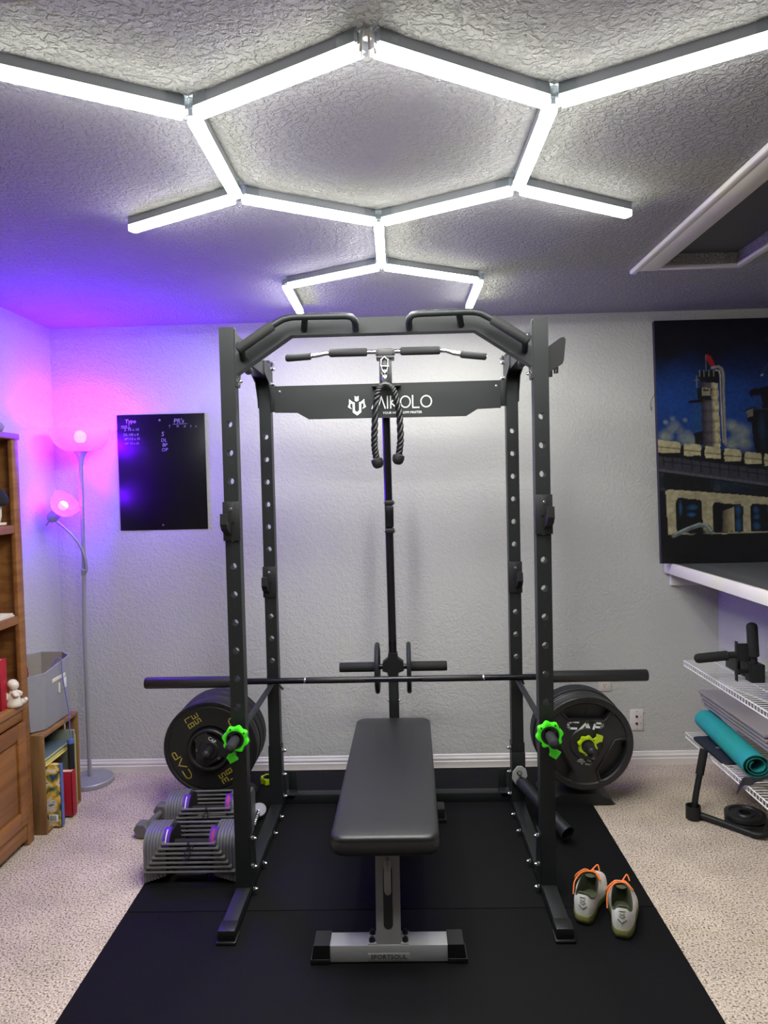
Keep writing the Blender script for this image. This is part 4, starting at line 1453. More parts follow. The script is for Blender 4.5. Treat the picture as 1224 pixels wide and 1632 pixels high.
# ------------------------------------------------------------------ chalkboard
cbx0, cbx1, cbz0, cbz1 = -1.522, -1.0435, 1.336, 1.963
cb = thing('chalkboard', 'black glossy wall board with handwritten workout notes', 'chalkboard', ((cbx0 + cbx1) / 2, WY, (cbz0 + cbz1) / 2))
hw_, hh_ = (cbx1 - cbx0) / 2, (cbz1 - cbz0) / 2
MB().rbox((-hw_, -.006, -hh_), (hw_, 0, hh_), .0015).build('panel', CHALK, cb)
FB = face_front(0, -.0062, 0)
notes = [('Type', -.405 + .241, .278, .030), ('week 1', -.193 + .0, .253, .016), ('S', -.195, .233, .022), ('75 x 10', -.150, .233, .020), ('DL', -.193, .206, .020), ('135 x 8', -.150, .206, .018),
         ('BP', -.191, .183, .018), ('115 x 10', -.148, .183, .018), ('OP', -.190, .158, .016), ('75 x 10', -.147, .158, .016),
         ("PR's", .100, .274, .034), ('T', .048, .246, .018), ('M', .092, .245, .015), ('D', .132, .244, .016), ('S', .164, .244, .016), ('A', .192, .243, .014),
         ('S', .010, .205, .034), ('DL', .015, .172, .026), ('BP', .019, .146, .026), ('OP', .018, .120, .026)]
for txt, x, z, s_ in notes:
    t = text_mb(txt, s_, .0004)
    MB().add([(v[0] + v[1] * .12, v[1], v[2]) for v in t.v], t.f, FB @ Matrix.Translation((x, z, 0))).build('handwriting', CHALK_W, cb, smooth=0)
MB().strokes([[(.066, .257), (.145, .259)], [(-.215, .243), (-.168, .244)]], .0018, .0004, FB).build('handwriting', CHALK_W, cb, smooth=0)
for x, z in ((-.005, .281), (-.005, -.288)):
    MB().lathe([(0, 0), (.006, 0), (.006, .002), (.004, .004), (0, .0045)], (x, -.006, z), (0, -1, 0), 12).build('mounting_screw', CHROME, cb)


# ------------------------------------------------------------------ outlets
def outlet(label, x, z, kind):
    t = thing('wall_outlet', label, 'outlet', (x, WY, z), 0, 'wall outlets')
    MB().rbox((-.036, -.006, -.058), (.036, 0, .058), .003).build('cover_plate', CREAM_PL, t)
    for dz in (-.0225, .0225) if kind == 0 else (-.019, .019):
        if kind == 0:
            so = MB().prism(rrect(-.017, dz - .015, .017, dz + .015, .009), .0055, .0075, face_front(0, 0, 0)).build('socket', CREAM_PL, t)
            MB().box((-.008, -.0078, dz - .004), (-.0055, -.0074, dz + .006)).box((.0055, -.0078, dz - .003), (.008, -.0074, dz + .006)).box((-.003, -.0078, dz - .011), (.003, -.0074, dz - .006)).build('slots', DARK_HOLE, so, smooth=0)
        else:
            MB().lathe([(0, .006), (.007, .006), (.006, .010), (.004, .0105), (0, .0105)], (0, 0, dz), (0, -1, 0), 14).build('jack', DARK_HOLE, t)
            MB().rbox((.020, -.0066, dz - .004), (.024, -.0058, dz + .003), .0003).build('jack_label', GREY_PL, t)
    for dz in ((0,) if kind == 0 else (-.048, .048)):
        MB().cyl((0, -.006, dz), (0, -.0072, dz), .003, n=10).build('screw', GREY_PL, t)


outlet('white power outlet just under the right end of the barbell', 1.092, .463, 0)
outlet('white jack plate low on the wall right of the weight plates', 1.262, .244, 1)

# ------------------------------------------------------------------ painting
PXL, PXR, PZ0, PZ1 = 1.367, 2.36, 1.105, 2.386
pnt = thing('canvas_painting', 'dark oil painting of a refinery tower above a train', 'painting', (PXL, 3.815, PZ0))
pw, ph_ = PXR - PXL, PZ1 - PZ0
lean = math.asin((3.893 - 3.815) / ph_)
pnt.rotation_euler = (-lean, 0, 0)
MB().box((0, .0005, 0), (pw, .030, ph_)).build('stretched_canvas', CANVAS_SIDE, pnt, smooth=0)


def paint_colours():
    """flat artwork, evaluated on the canvas grid in the drawing's own units."""
    nx, nz = 250, 320
    rs_ = np.random.RandomState(3)
    X, Z = np.meshgrid(np.linspace(0, pw, nx), np.linspace(0, ph_, nz))
    cx = 514 + X / .000931
    cy = 39 + (ph_ - Z) / .000942

    def vnoise(s_, seed):
        r = np.random.RandomState(seed)
        g = r.rand(64, 64)
        u, v = cx / s_ % 63, cy / s_ % 63
        i, j = u.astype(int), v.astype(int)
        fu, fv = u - i, v - j
        fu, fv = fu * fu * (3 - 2 * fu), fv * fv * (3 - 2 * fv)
        return g[i, j] * (1 - fu) * (1 - fv) + g[i + 1, j] * fu * (1 - fv) + g[i, j + 1] * (1 - fu) * fv + g[i + 1, j + 1] * fu * fv
    nA, nB, nC = vnoise(120, 1), vnoise(38, 2), vnoise(13, 3)
    nz_ = .5 * nA + .3 * nB + .2 * nC
    L3 = lambda c: np.array(lin(c)[:3])
    img = np.zeros(X.shape + (3,))

    def blend(mask, col):
        m = np.clip(mask, 0, 1)[..., None]
        img[:] = img * (1 - m) + m * col

    def poly(pts):
        ins = np.zeros(X.shape, bool)
        n = len(pts)
        px, py = cx + (nB - .5) * 7 + (nC - .5) * 3, cy + (nB - .5) * 7
        for k in range(n):
            x0, y0 = pts[k]
            x1, y1 = pts[(k + 1) % n]
            if y0 == y1:
                continue
            c_ = ((y0 > py) != (y1 > py)) & (px < (x1 - x0) * (py - y0) / (y1 - y0) + x0)
            ins ^= c_
        return ins.astype(float)

    def line(pts, w):
        d = np.full(X.shape, 1e9)
        for (x0, y0), (x1, y1) in zip(pts[:-1], pts[1:]):
            dx, dy = x1 - x0, y1 - y0
            t = np.clip(((cx - x0) * dx + (cy - y0) * dy) / (dx * dx + dy * dy + 1e-9), 0, 1)
            d = np.minimum(d, np.hypot(cx - x0 - t * dx, cy - y0 - t * dy))
        return np.clip((w / 2 + 1.5 - d) / 3, 0, 1)

    def blob(x, y, rx, ry):
        return np.clip(1.4 - np.hypot((cx - x) / rx, (cy - y) / ry) * (1.0 + .5 * (nB - .5)), 0, 1)
    blend(np.ones(X.shape), L3((12, 14, 24)))
    sky = np.clip((cy - 180 + 180 * (nA - .5)) / 260, 0, 1) * np.clip(1.25 - np.abs(cy - 560) / 520, 0, 1)
    blend(sky * (.75 + .4 * nB), L3((26, 62, 132)))
    blend(blob(640, 480, 130, 170) * .6, L3((30, 72, 150)))
    blend(blob(940, 560, 120, 170) * .6, L3((28, 70, 146)))
    blend(blob(880, 200, 260, 120) * .45, L3((16, 16, 40)))
    for (x, y, r) in ((560, 690, 42), (610, 640, 34), (670, 700, 44), (600, 590, 12), (670, 600, 12), (560, 610, 14), (700, 720, 36), (930, 640, 36), (980, 680, 52), (930, 740, 40), (1000, 740, 36), (1150, 660, 40)):
        blend(blob(x, y, r, r * .9) * (.55 + .6 * (nB - .3)), L3((150, 160, 140)))
    blend(blob(740, 620, 30, 130) * .5, L3((40, 84, 120)))
    # tower
    tw = poly([(758, 380), (858, 380), (866, 760), (768, 760)])
    blend(tw, L3((92, 86, 92)))
    blend(tw * np.clip((cx - 818) / 22, 0, 1) * (.7 + .4 * nC), L3((206, 194, 146)))
    blend(tw * np.clip((800 - cx) / 30, 0, 1), L3((54, 48, 56)))
    blend(tw * (np.sin(cy / 9.5) > .72) * .35, L3((40, 36, 42)))
    blend(poly([(752, 330), (868, 330), (866, 400), (752, 385)]), L3((22, 22, 28)))
    for x in (760, 785, 812, 838):
        blend(line([(x, 325), (x, 360)], 4), L3((150, 150, 140)))
    blend(poly([(742, 430), (770, 418), (822, 422), (822, 492), (745, 490)]), L3((26, 26, 28)))
    blend(poly([(768, 420), (818, 422), (818, 468), (768, 466)]), L3((150, 142, 122)))
    blend(poly([(778, 430), (808, 432), (808, 444), (778, 442)]), L3((50, 46, 44)))
    blend(line([(700, 500), (766, 496)], 16), L3((18, 18, 22)))
    blend(line([(742, 355), (742, 420)], 5), L3((140, 140, 128)))
    blend(line([(730, 380), (756, 378)], 5), L3((130, 130, 118)))
    blend(line([(797, 240), (797, 330)], 4), L3((120, 130, 130)))
    blend(poly([(798, 232), (826, 246), (846, 300), (824, 306), (808, 284), (800, 270)]), L3((168, 30, 38)))
    blend(line([(830, 312), (866, 306), (884, 318), (892, 350), (890, 470), (888, 640), (892, 740)], 15), L3((152, 146, 136)))
    blend(line([(850, 326), (870, 330), (876, 360), (874, 480), (880, 730)], 7), L3((196, 188, 160)))
    blend(line([(880, 360), (882, 720)], 4), L3((60, 58, 66)))
    blend(poly([(722, 680), (768, 660), (768, 740), (726, 740)]), L3((24, 24, 30)))
    # black tower on the right
    for P4 in ([(1040, 620), (1160, 600), (1240, 640), (1250, 860), (1060, 840)], [(1010, 552), (1050, 536), (1150, 560), (1150, 640), (1020, 620)], [(1095, 430), (1190, 410), (1200, 640), (1110, 640)],
               [(1030, 450), (1060, 430), (1110, 440), (1110, 470), (1040, 480)]):
        blend(poly(P4), L3((14, 15, 20)))
    for P2 in ([(1060, 470), (1110, 520)], [(1100, 360), (1150, 290), (1180, 240)], [(1105, 362), (1170, 366)], [(1130, 165), (1150, 160)], [(1015, 575), (1060, 548), (1140, 552)], [(1150, 120), (1170, 260), (1160, 430)]):
        blend(line(P2, 5), L3((60, 66, 76)))
    blend(line([(1105, 362), (1112, 358)], 8), L3((190, 190, 180)))
    blend(blob(1100, 660, 20, 90) * .5, L3((34, 60, 96)))
    blend(poly([(1015, 560), (1050, 545), (1055, 590), (1022, 600)]), L3((110, 108, 100)))
    # viaduct with tank wagons
    yt = lambda x, y0: y0 + (x - 535) * .155
    blend(poly([(500, 720), (1700, yt(1700, 728)), (1700, 1300), (500, 1300)]), L3((20, 20, 24)))
    for xa, xb in ((500, 640), (660, 758), (780, 866), (886, 978), (996, 1090), (1106, 1200), (1216, 1310), (1330, 1430), (1450, 1560)):
        q = [(xa, yt(xa, 712)), (xb - 8, yt(xb, 708)), (xb, yt(xb, 722)), (xb - 2, yt(xb, 770)), (xa, yt(xa, 782)), (xa - 4, yt(xa, 750))]
        m = poly(q)
        blend(m, L3((188, 178, 138)))
        blend(m * np.clip((nB - .45) * 3, 0, 1) * .5, L3((216, 206, 164)))
        blend(m * line([(xa, yt(xa, 750)), (xb, yt(xb, 746))], 7) * .8, L3((96, 86, 64)))
    blend(poly([(500, 795), (1700, yt(1700, 800)), (1700, yt(1700, 880)), (500, 872)]), L3((62, 60, 70)))
    for x in range(540, 1600, 52):
        blend(line([(x, yt(x, 796)), (x + 4, yt(x, 858))], 6), L3((22, 22, 26)))
        blend(line([(x, yt(x, 828)), (x + 52, yt(x + 52, 826))], 6), L3((26, 26, 30)))
    blend(line([(500, yt(500, 880)), (1700, yt(1700, 884))], 14), L3((92, 90, 98)))
    m = poly([(500, 890), (1700, yt(1700, 900)), (1700, 1180), (500, 990)])
    blend(m, L3((24, 24, 26)))
    blend(m * np.clip((nB - .62) * 5, 0, 1) * .7, L3((70, 70, 66)))
    blend(m * np.clip((nA - .68) * 5, 0, 1) * .5, L3((34, 62, 84)))
    # carriage
    yb = lambda x: 985 + (x - 545) * .10
    blend(poly([(548, 1000), (560, 984), (1700, yb(1700)), (1700, 1250), (556, 1250)]), L3((186, 176, 140)))
    blend(poly([(548, 1000), (560, 984), (1700, yb(1700)), (1700, 1250), (556, 1250)]) * np.clip((nB - .45) * 3, 0, 1) * .5, L3((140, 132, 104)))
    for xa, xb, tp in ((604, 752, 1036), (806, 976, 1066), (1018, 1190, 1076), (1236, 1400, 1100), (1440, 1600, 1120)):
        blend(poly([(xa, tp + 14), (xa + 14, tp), (xb - 14, tp + 12), (xb, tp + 26), (xb, 1232), (xa, 1232)]), L3((18, 18, 20)))
    for (x, y, rx, ry) in ((628, 1090, 8, 40), (700, 1090, 28, 14), (692, 1130, 24, 12), (950, 1110, 16, 30), (950, 1190, 14, 40), (1050, 1110, 16, 18), (1050, 1150, 16, 14), (1050, 1200, 18, 20), (1130, 1110, 18, 16), (1130, 1190, 18, 22)):
        blend(blob(x, y, rx, ry) * .8, L3((40, 92, 140)))
    blend(poly([(860, 1110), (925, 1090), (930, 1230), (855, 1230)]) * np.clip((cx - 850) / 70, 0, 1), L3((176, 160, 128)))
    blend(line([(1085, 1090), (1085, 1230)], 8), L3((10, 10, 12)))
    blend(poly([(500, 1240), (1700, 1240), (1700, 1500), (500, 1500)]), L3((20, 19, 21)))
    blend(line([(586, 1244), (660, 1212), (730, 1188), (776, 1196), (798, 1232)], 24), L3((110, 120, 118)))
    blend(line([(590, 1236), (660, 1204), (730, 1180), (772, 1188), (794, 1222)], 7), L3((176, 184, 176)))
    blend(blob(730, 1230, 50, 24), L3((16, 16, 18)))
    img *= (.56 + .26 * nC + .0 * rs_.rand(*X.shape))[..., None]
    return X, Z, np.clip(img, 0, 1)


def paint_canvas():
    X, Z, img = paint_colours()
    nz, nx = X.shape
    rel = .0006 * np.random.RandomState(5).rand(nz, nx)
    V = np.stack([X, -rel, Z], -1).reshape(-1, 3)
    i = np.arange(nx * nz).reshape(nz, nx)
    Fq = np.stack([i[:-1, :-1], i[:-1, 1:], i[1:, 1:], i[1:, :-1]], -1).reshape(-1, 4)
    me = bpy.data.meshes.new('painted_surface')
    me.vertices.add(len(V))
    me.vertices.foreach_set('co', V.ravel())
    me.loops.add(Fq.size)
    me.loops.foreach_set('vertex_index', Fq.ravel().astype(np.int32))
    me.polygons.add(len(Fq))
    me.polygons.foreach_set('loop_start', np.arange(0, Fq.size, 4).astype(np.int32))
    me.update(calc_edges=True)
    at = me.color_attributes.new('pigment', 'FLOAT_COLOR', 'POINT')
    at.data.foreach_set('color', np.concatenate([img.reshape(-1, 3), np.ones((nx * nz, 1))], 1).ravel().astype(np.float32))
    m = mat('oil_paint', (90, 90, 90), 0.42, bump=(160, .25, 4), spec=0.4)
    nt = m.node_tree
    a = nt.nodes.new('ShaderNodeVertexColor')
    a.layer_name = 'pigment'
    nt.links.new(a.outputs['Color'], nt.nodes['Principled BSDF'].inputs['Base Color'])
    me.materials.append(m)
    me.polygons.foreach_set('use_smooth', [True] * len(me.polygons))
    link('painted_surface', me, pnt)


paint_canvas()
MB().tube(bez([(-.002, .012, .90), (-.022, .018, .86), (-.026, .02, .83), (-.022, .02, .81), (-.018, .02, .83)], 20), .0014, 6).build('hanging_wire', PLASTIC_K, pnt)

# ------------------------------------------------------------------ bookcase (left)
BX0, BX1, BY0, BY1, BT = XL + .012, -1.665, 2.18, 3.155, 1.812
bc = thing('bookcase', 'tall honey oak bookcase with lower cabinet against the left wall', 'bookcase', (BX0, BY0, 0))
bw, bd = BX1 - BX0, BY1 - BY0
for y0 in (0, bd - .02):
    MB().rbox((0, y0, 0), (bw - .02, y0 + .02, BT - .025), .0015).build('side_panel', OAK, bc)
for y0 in (0, bd - .052):
    MB().rbox((bw - .02, y0, 0), (bw, y0 + .052, BT - .027), .003).build('stile', OAK, bc)
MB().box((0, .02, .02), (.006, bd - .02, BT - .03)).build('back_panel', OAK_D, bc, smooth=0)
MB().rbox((0, -.01, BT - .027), (bw + .006, bd + .006, BT), .006, 3).build('top_board', OAK, bc)
SHZ = [1.415, 1.020]
for z in SHZ:
    MB().rbox((.006, .02, z - .022), (bw - .022, bd - .02, z), .001).build('shelf', OAK, bc)
    MB().rbox((bw - .022, .052, z - .036), (bw - .002, bd - .052, z), .003).build('shelf_rail', OAK, bc)
MB().rbox((.006, .052, .606), (bw + .006, bd - .030, .638), .005, 3).build('counter_board', OAK, bc)
MB().rbox((bw - .02, .052, .560), (bw - .004, bd - .052, .606), .003).build('apron_rail', OAK, bc)
MB().rbox((bw - .02, .052, .03), (bw - .002, bd - .052, .105), .003).build('bottom_rail', OAK, bc)
MB().box((.006, .02, .06), (bw - .02, bd - .02, .08)).build('bottom_board', OAK, bc, smooth=0)
for y0, y1 in ((.056, bd / 2 - .004), (bd / 2 + .004, bd - .056)):
    z0, z1 = .112, .556
    d = MB()
    fwid = .062
    x0, x1 = bw - .006, bw + .012
    d.rbox((x0, y0, z0), (x1, y0 + fwid, z1), .003).rbox((x0, y1 - fwid, z0), (x1, y1, z1), .003)
    d.rbox((x0, y0 + fwid, z0), (x1, y1 - fwid, z0 + fwid), .003).rbox((x0, y0 + fwid, z1 - fwid), (x1, y1 - fwid, z1), .003)
    do = d.build('cabinet_door', OAK, bc)
    MB().rbox((x0, y0 + fwid, z0 + fwid), (x0 + .006, y1 - fwid, z1 - fwid), .001).rbox((x0 + .004, y0 + fwid + .014, z0 + fwid + .014), (x0 + .012, y1 - fwid - .014, z1 - fwid - .014), .005, 2).build('door_panel', OAK, do)

# things on the bookcase
tw_ = thing('rolled_towel', 'grey rolled towel lying on top of the bookcase', 'towel', (-1.735, 3.02, BT))
spi = [((.026 - .0021 * i / 6) * math.cos(i * .35), (.026 - .0021 * i / 6) * math.sin(i * .35)) for i in range(60)]
MB().lathe([(0, -.15), (.020, -.15), (.0255, -.142), (.0265, 0), (.0255, .098), (.020, .106), (0, .106)], (0, 0, .0265), (0, 1, 0), 22, scale=(1.25, 1)).build('roll', TOWEL, tw_, smooth=60)
MB().tube([(p[0] * .9 * 1.2, .1065, p[1] * .9 + .0265) for p in spi], .0012, 5).build('fold_edge', FABRIC, tw_)
saucer = MB().lathe([(0, 0), (.045, 0), (.052, .006), (.052, .014), (.046, .014), (.044, .008), (0, .008)], n=28, scale=(1, 1.1)).build('saucer', IVORY)
saucer.location = (-1.725, 3.030, SHZ[0])
tag(saucer, 'small white saucer on the upper bookcase shelf', 'saucer')
cup = thing('coffee_mug', 'white ceramic mug on the upper bookcase shelf', 'mug', (-1.725, 3.030, SHZ[0] + .0082))
MB().lathe([(0, .002), (.026, 0), (.034, .010), (.039, .035), (.040, .075), (.037, .075), (.035, .035), (.028, .012), (0, .010)], n=28).build('body', IVORY, cup, smooth=50)
MB().tube(bez([(.02, -.034, .062), (.028, -.052, .058), (.03, -.056, .036), (.022, -.036, .020)], 14), .005, 8).build('handle', IVORY, cup, smooth=60)
cap_t = thing('knit_cap', 'black knit cap resting on the white mug', 'cap', (-1.725, 3.025, SHZ[0] + .0836))
MB().lathe([(.030, .0), (.052, .004), (.058, .016), (.058, .034), (.050, .058), (.034, .074), (.012, .081), (0, .082)], n=24, scale=(1, 1.25)).build('crown', CAP_K, cap_t, smooth=60)
MB().torus((0, 0, .012), (0, 0, 1), .055, .009, 30, 8).build('brim_roll', CAP_K, cap_t, smooth=60)
pp = MB()
for i in range(4):
    pp.box((-1.775, 2.90, SHZ[1] + i * .0045), (-1.675 + .004 * (i % 2), 3.085 - .006 * i, SHZ[1] + .0042 + i * .0045), None, 0)
tag(pp.build('papers', PAPER, smooth=0), 'short stack of pale papers on the middle bookcase shelf', 'papers')
rb = thing('hardback_book', 'red hardback book standing on the bookcase counter', 'book', (-1.70, 3.005, .638))
MB().rbox((-.12, -.028, 0), (.012, .024, .005), .001).rbox((-.12, -.028, .0), (.012, -.024, .215), .001).rbox((-.12, .020, .0), (.012, .024, .215), .001).rbox((.008, -.028, .0), (.013, .024, .215), .002).build('cover', RED_B, rb)
MB().box((-.118, -.024, .006), (.008, .020, .210)).build('pages', PAPER, rb, smooth=0)
fg = thing('figurine', 'small cream ceramic angel figurine on the bookcase counter', 'figurine', (-1.672, 3.045, .638))
MB().lathe([(0, 0), (.026, 0), (.032, .006), (.030, .018), (.024, .034), (.020, .055), (.013, .070), (.008, .076), (0, .077)], n=18, scale=(1, 1.15)).build('robe', IVORY, fg, smooth=60)
MB().sphere((.003, .0, .092), .021, sc=(1, 1, 1.08)).build('head', IVORY, fg, smooth=60)
MB().sphere((-.003, .0, .100), .0205, sc=(1, 1.1, .9)).build('hair', PAPER, fg, smooth=60)
for sy in (-1, 1):
    MB().tube(bez([(.004, sy * .014, .064), (.020, sy * .022, .054), (.026, sy * .008, .050)], 10), [.007] * 11, 8).build('arm', IVORY, fg, smooth=60)
    MB().prism([(0, 0), (.020, .018), (.030, .010), (.026, -.010), (.012, -.020)], -.003, .003, Matrix.Translation((-.012, sy * .012, .055)) @ Matrix.Rotation(sy * PI / 2 + (.4 * sy), 4, 'Z') @ Matrix.Rotation(PI / 2, 4, 'X')).build('wing', IVORY, fg)
bi = MB().sphere((0, 0, .014), .016, sc=(1.3, 1, .8)).sphere((.016, .0, .022), .010).build('lamb', IVORY, fg, loc=(.020, .030, 0), smooth=60)

# ------------------------------------------------------------------ crate, books, bin
cr = thing('wooden_crate', 'stained wooden crate of books standing on end', 'crate', (-1.855, 3.200, 0))
cw, cd, chh = .224, .360, .456
for y0, y1 in ((0, .013), (cd - .013, cd)):
    for x0, x1 in ((0, .070), (.078, .152), (.163, cw)):
        MB().rbox((x0, y0, 0), (x1, y1, chh), .002).build('side_slat', PINE, cr)
for x0, x1 in ((0, .070), (.078, .148), (.156, cw)):
    MB().rbox((x0, .013, chh - .015), (x1, cd - .013, chh), .002).build('top_slat', PINE, cr)
    MB().rbox((x0, .013, 0), (x1, cd - .013, .012), .002).build('bottom_slat', PINE, cr)
for z0, z1 in ((.012, .14), (.16, .28), (.30, .44)):
    MB().rbox((0, .013, z0), (.008, cd - .013, z1), .001).build('back_slat', PINE, cr)


def book(name, label, x1, y0, z0, dep, thk, h, cover, spine=None, tilt=0.0, twist=0.0):
    """standing book: spine towards +x at x1; thickness along y."""
    t = thing(name, label, 'book', (x1, y0, z0), twist, 'books in the crate')
    t.rotation_euler = (tilt, 0, twist)
    MB().rbox((-dep, 0, 0), (0, .0035, h), .001).rbox((-dep, thk - .0035, 0), (0, thk, h), .001).build('cover', cover, t)
    MB().rbox((-.006, 0, 0), (.002, thk, h), .002).build('spine', spine or cover, t)
    MB().box((-dep + .003, .0035, .003), (-.006, thk - .0035, h - .003)).build('pages', PAPER, t, smooth=0)
    return t


bk = book('picture_book', 'picture book with a yellow illustrated cover and blue spine', -1.588, 3.262, .012, .215, .024, .288, COVER, BLUE_B, 0, .0)
MB().rbox((-.060, -.0008, .020), (-.018, .0002, .055), .0003).build('price_label', WHITE_PR, bk)
br_ = MB()
for i in range(9):
    br_.box((-.054 + i * .0032, -.0012, .026), (-.054 + i * .0032 + (.0012 if i % 3 else .002), -.0008, .050))
br_.build('label_marks', DARK_HOLE, bk, smooth=0)
book('paperback_book', 'thin cream paperback beside the blue spined picture book', -1.612, 3.292, .012, .19, .018, .262, PAPER)
book('paperback_book', 'dark thin book standing behind the red book', -1.66, 3.322, .012, .16, .026, .25, SLATE_B)
book('hardback_book', 'dark red hardback standing low in the crate', -1.585, 3.366, .012, .17, .040, .212, RED_B)
book('paperback_book', 'slim grey green book at the far end of the crate', -1.622, 3.478, .012, .19, .016, .375, GREEN_B)
book('paperback_book', 'slim yellow book at the far end of the crate', -1.628, 3.498, .012, .19, .014, .345, YEL_B)
for i, (z, lb2, cvr) in enumerate(((.304, 'lower slate magazine lying flat across the crate books', YEL_B), (.326, 'upper slate book lying flat across the crate books', SLATE_B))):
    t = thing('flat_book', lb2.replace('slate magazine', 'yellow edged book'), 'book', (-1.74, 3.345, z), 0, 'books in the crate')
    MB().rbox((-.095, -.118, 0), (.105 - .004 * i, .118 + .006 * i, .003), .001).rbox((-.095, -.118, .015), (.105 - .004 * i, .118 + .006 * i, .018), .001).build('cover', cvr if i == 0 else SLATE_B, t)
    MB().box((-.092, -.115, .003), (.101 - .004 * i, .115, .015)).build('pages', PAPER, t, smooth=0)

bn = thing('fabric_bin', 'grey fabric storage bin sitting on the wooden crate', 'storage bin', (-1.752, 3.385, chh))


def oct_ring(wx, wy, c, z):
    pts = [(wx - c, -wy), (wx, -wy + c), (wx, wy - c), (wx - c, wy), (-wx + c, wy), (-wx, wy - c), (-wx, -wy + c), (-wx + c, -wy)]
    return [(x, y, z - .115 * max(0, .17 - y) * max(0, z - .02) / .28 * (1.0 if x > 0 else .55)) for x, y in pts]


ob = MB()
rings = [oct_ring(.088, .145, .035, .001), oct_ring(.100, .160, .045, .006), oct_ring(.104, .168, .05, .08), oct_ring(.108, .172, .052, .19), oct_ring(.111, .178, .055, .300), oct_ring(.106, .173, .053, .302)]
inn = [oct_ring(.102, .168, .05, .19), oct_ring(.095, .155, .045, .012)]
allr = rings + inn
V = [v for r_ in allr for v in r_]
Fs = [tuple(range(7, -1, -1)), tuple((len(allr) - 1) * 8 + i for i in range(8))]
fm = []
for k_ in range(len(allr) - 1):
    for i in range(8):
        j = (i + 1) % 8
        Fs.append((k_ * 8 + i, k_ * 8 + j, (k_ + 1) * 8 + j, (k_ + 1) * 8 + i))
ob.add(V, Fs)
ob.m = [0, 1] + [1 if k_ >= 5 else 0 for k_ in range(len(allr) - 1) for i in range(8)]
ob.build('body', [FABRIC, FABRIC_IN], bn, smooth=25)
MB().tube([Vector((x, y, z)) for x, y, z in oct_ring(.109, .176, .054, .300)], .0035, 8, closed=True).build('rim_binding', FABRIC, bn)
MB().rbox((.1065, -.055, .205), (.1125, .075, .222), .001).build('pull_handle', PAPER, bn)
MB().rbox((.106, .060, .150), (.1115, .085, .200), .001).build('label_window', WHITE_PR, bn)
MB().rbox((.106, .008, .140), (.1115, .020, .188), .001).build('label_strip', PAPER, bn)
rd = thing('red_pouch', 'dark red pouch inside the grey fabric bin', 'pouch', (-1.775, 3.275, chh + .014))
MB().rbox((-.05, -.035, 0), (.04, .035, .285), .02, 3).build('pouch_body', RED_B, rd, smooth=50)
MB().rbox((-.045, -.036, .24), (.035, .036, .246), .002).build('zip', DARK_HOLE, rd)

jr = thing('jump_rope', 'blue jump rope cord with black handle hanging from the bin', 'jump rope', (-1.622, 3.405, .74))
MB().tube(bez([(-.055, -.02, -.03), (-.025, -.012, .020), (-.006, -.008, .012), (-.005, -.004, -.06), (.002, .004, -.15), (.012, .008, -.24), (.014, .012, -.385)], 50), .0028, 8).build('cord', CORD_B, jr, smooth=60)
MB().lathe([(.003, 0), (.011, .002), (.0155, .008), (.0160, .02), (.0150, .10), (.0165, .145), (.012, .152), (0, .153)], (.014, .012, -.385), (0, 0, -1), 16).build('handle', FOAM_K, jr, smooth=50)
MB().lathe([(.006, -.012), (.0150, -.010), (.0165, .004), (.0158, .010)], (.014, .012, -.385), (0, 0, -1), 16).build('handle_cap', BLUE_B, jr)


# ------------------------------------------------------------------ wire shelves (right)
def wire_shelf(label, z, x0, y0, y1):
    t = thing('wire_shelf', label, 'shelf', (XR, y1, z), 0, 'white wire shelves')
    dep = XR - x0
    rod = MB().cyl((-dep, 0, 0), (-.001, 0, 0), .0016, n=6).mesh('cross_wire', WIRE)
    n = int((y1 - y0) / .0254)
    for i in range(n):
        link('cross_wire', rod, t, (0, -.004 - i * .0254, 0))
    L_ = y1 - y0
    lip = MB().cyl((-dep, 0, 0), (-dep, -L_, 0), .0030, n=8).cyl((-dep, 0, -.024), (-dep, -L_, -.024), .0030, n=8)
    for i in range(n):
        lip.cyl((-dep, -.004 - i * .0254, 0), (-dep, -.004 - i * .0254, -.024), .0017, n=6, cap=False)
    lip.build('front_lip', WIRE, t)
    MB().cyl((-.006, 0, -.003), (-.006, -L_, -.003), .0028, n=8).build('wall_rod', WIRE, t)
    MB().cyl((-dep * .55, 0, -.0032), (-dep * .55, -L_, -.0032), .0024, n=8).build('middle_rod', WIRE, t)
    for yy in (-L_ * .25, -L_ * .75):
        MB().tube([(-dep + .01, yy, -.005), (-.004, yy, -.13)], .004, 8).build('support_brace', WIRE, t)


wire_shelf('upper white wire shelf under the ledge', .640, 1.402, 2.0, 3.62)
wire_shelf('lower white wire shelf holding the exercise mats', .283, 1.402, 2.0, 3.605)

SH1, SH2 = .6422, .2850
dp = thing('dip_handle', 'black dip bar attachment with two foam handles on the wire shelf', 'dip bar', (1.56, 3.22, SH1))
MB().rbox((-.030, -.032, 0), (.030, .032, .080), .004).rbox((-.020, -.02, .004), (.030, .25, .076), .004).build('mount_tube', STEEL, dp)
MB().lathe([(.015, .075), (.015, .110), (.0165, .110), (.0235, .114), (.0235, .245), (.020, .256), (.010, .262), (0, .263)], (0, 0, 0), (-.055, 0, 1), 18).build('foam_handle', FOAM_K, dp)
MB().rbox((-.080, .0, .0), (-.074, .022, .178), .002).rbox((-.076, .0, .092), (-.010, .005, .170), .002).build('bracket_plate', STEEL, dp)
MB().cyl((-.078, .008, .045), (-.02, .008, .045), .010, n=12).build('lock_pin', STEEL, dp)
MB().cyl((-.055, .05, .02), (-.055, .05, .10), .012, n=12).build('spacer', PLASTIC_K, dp)
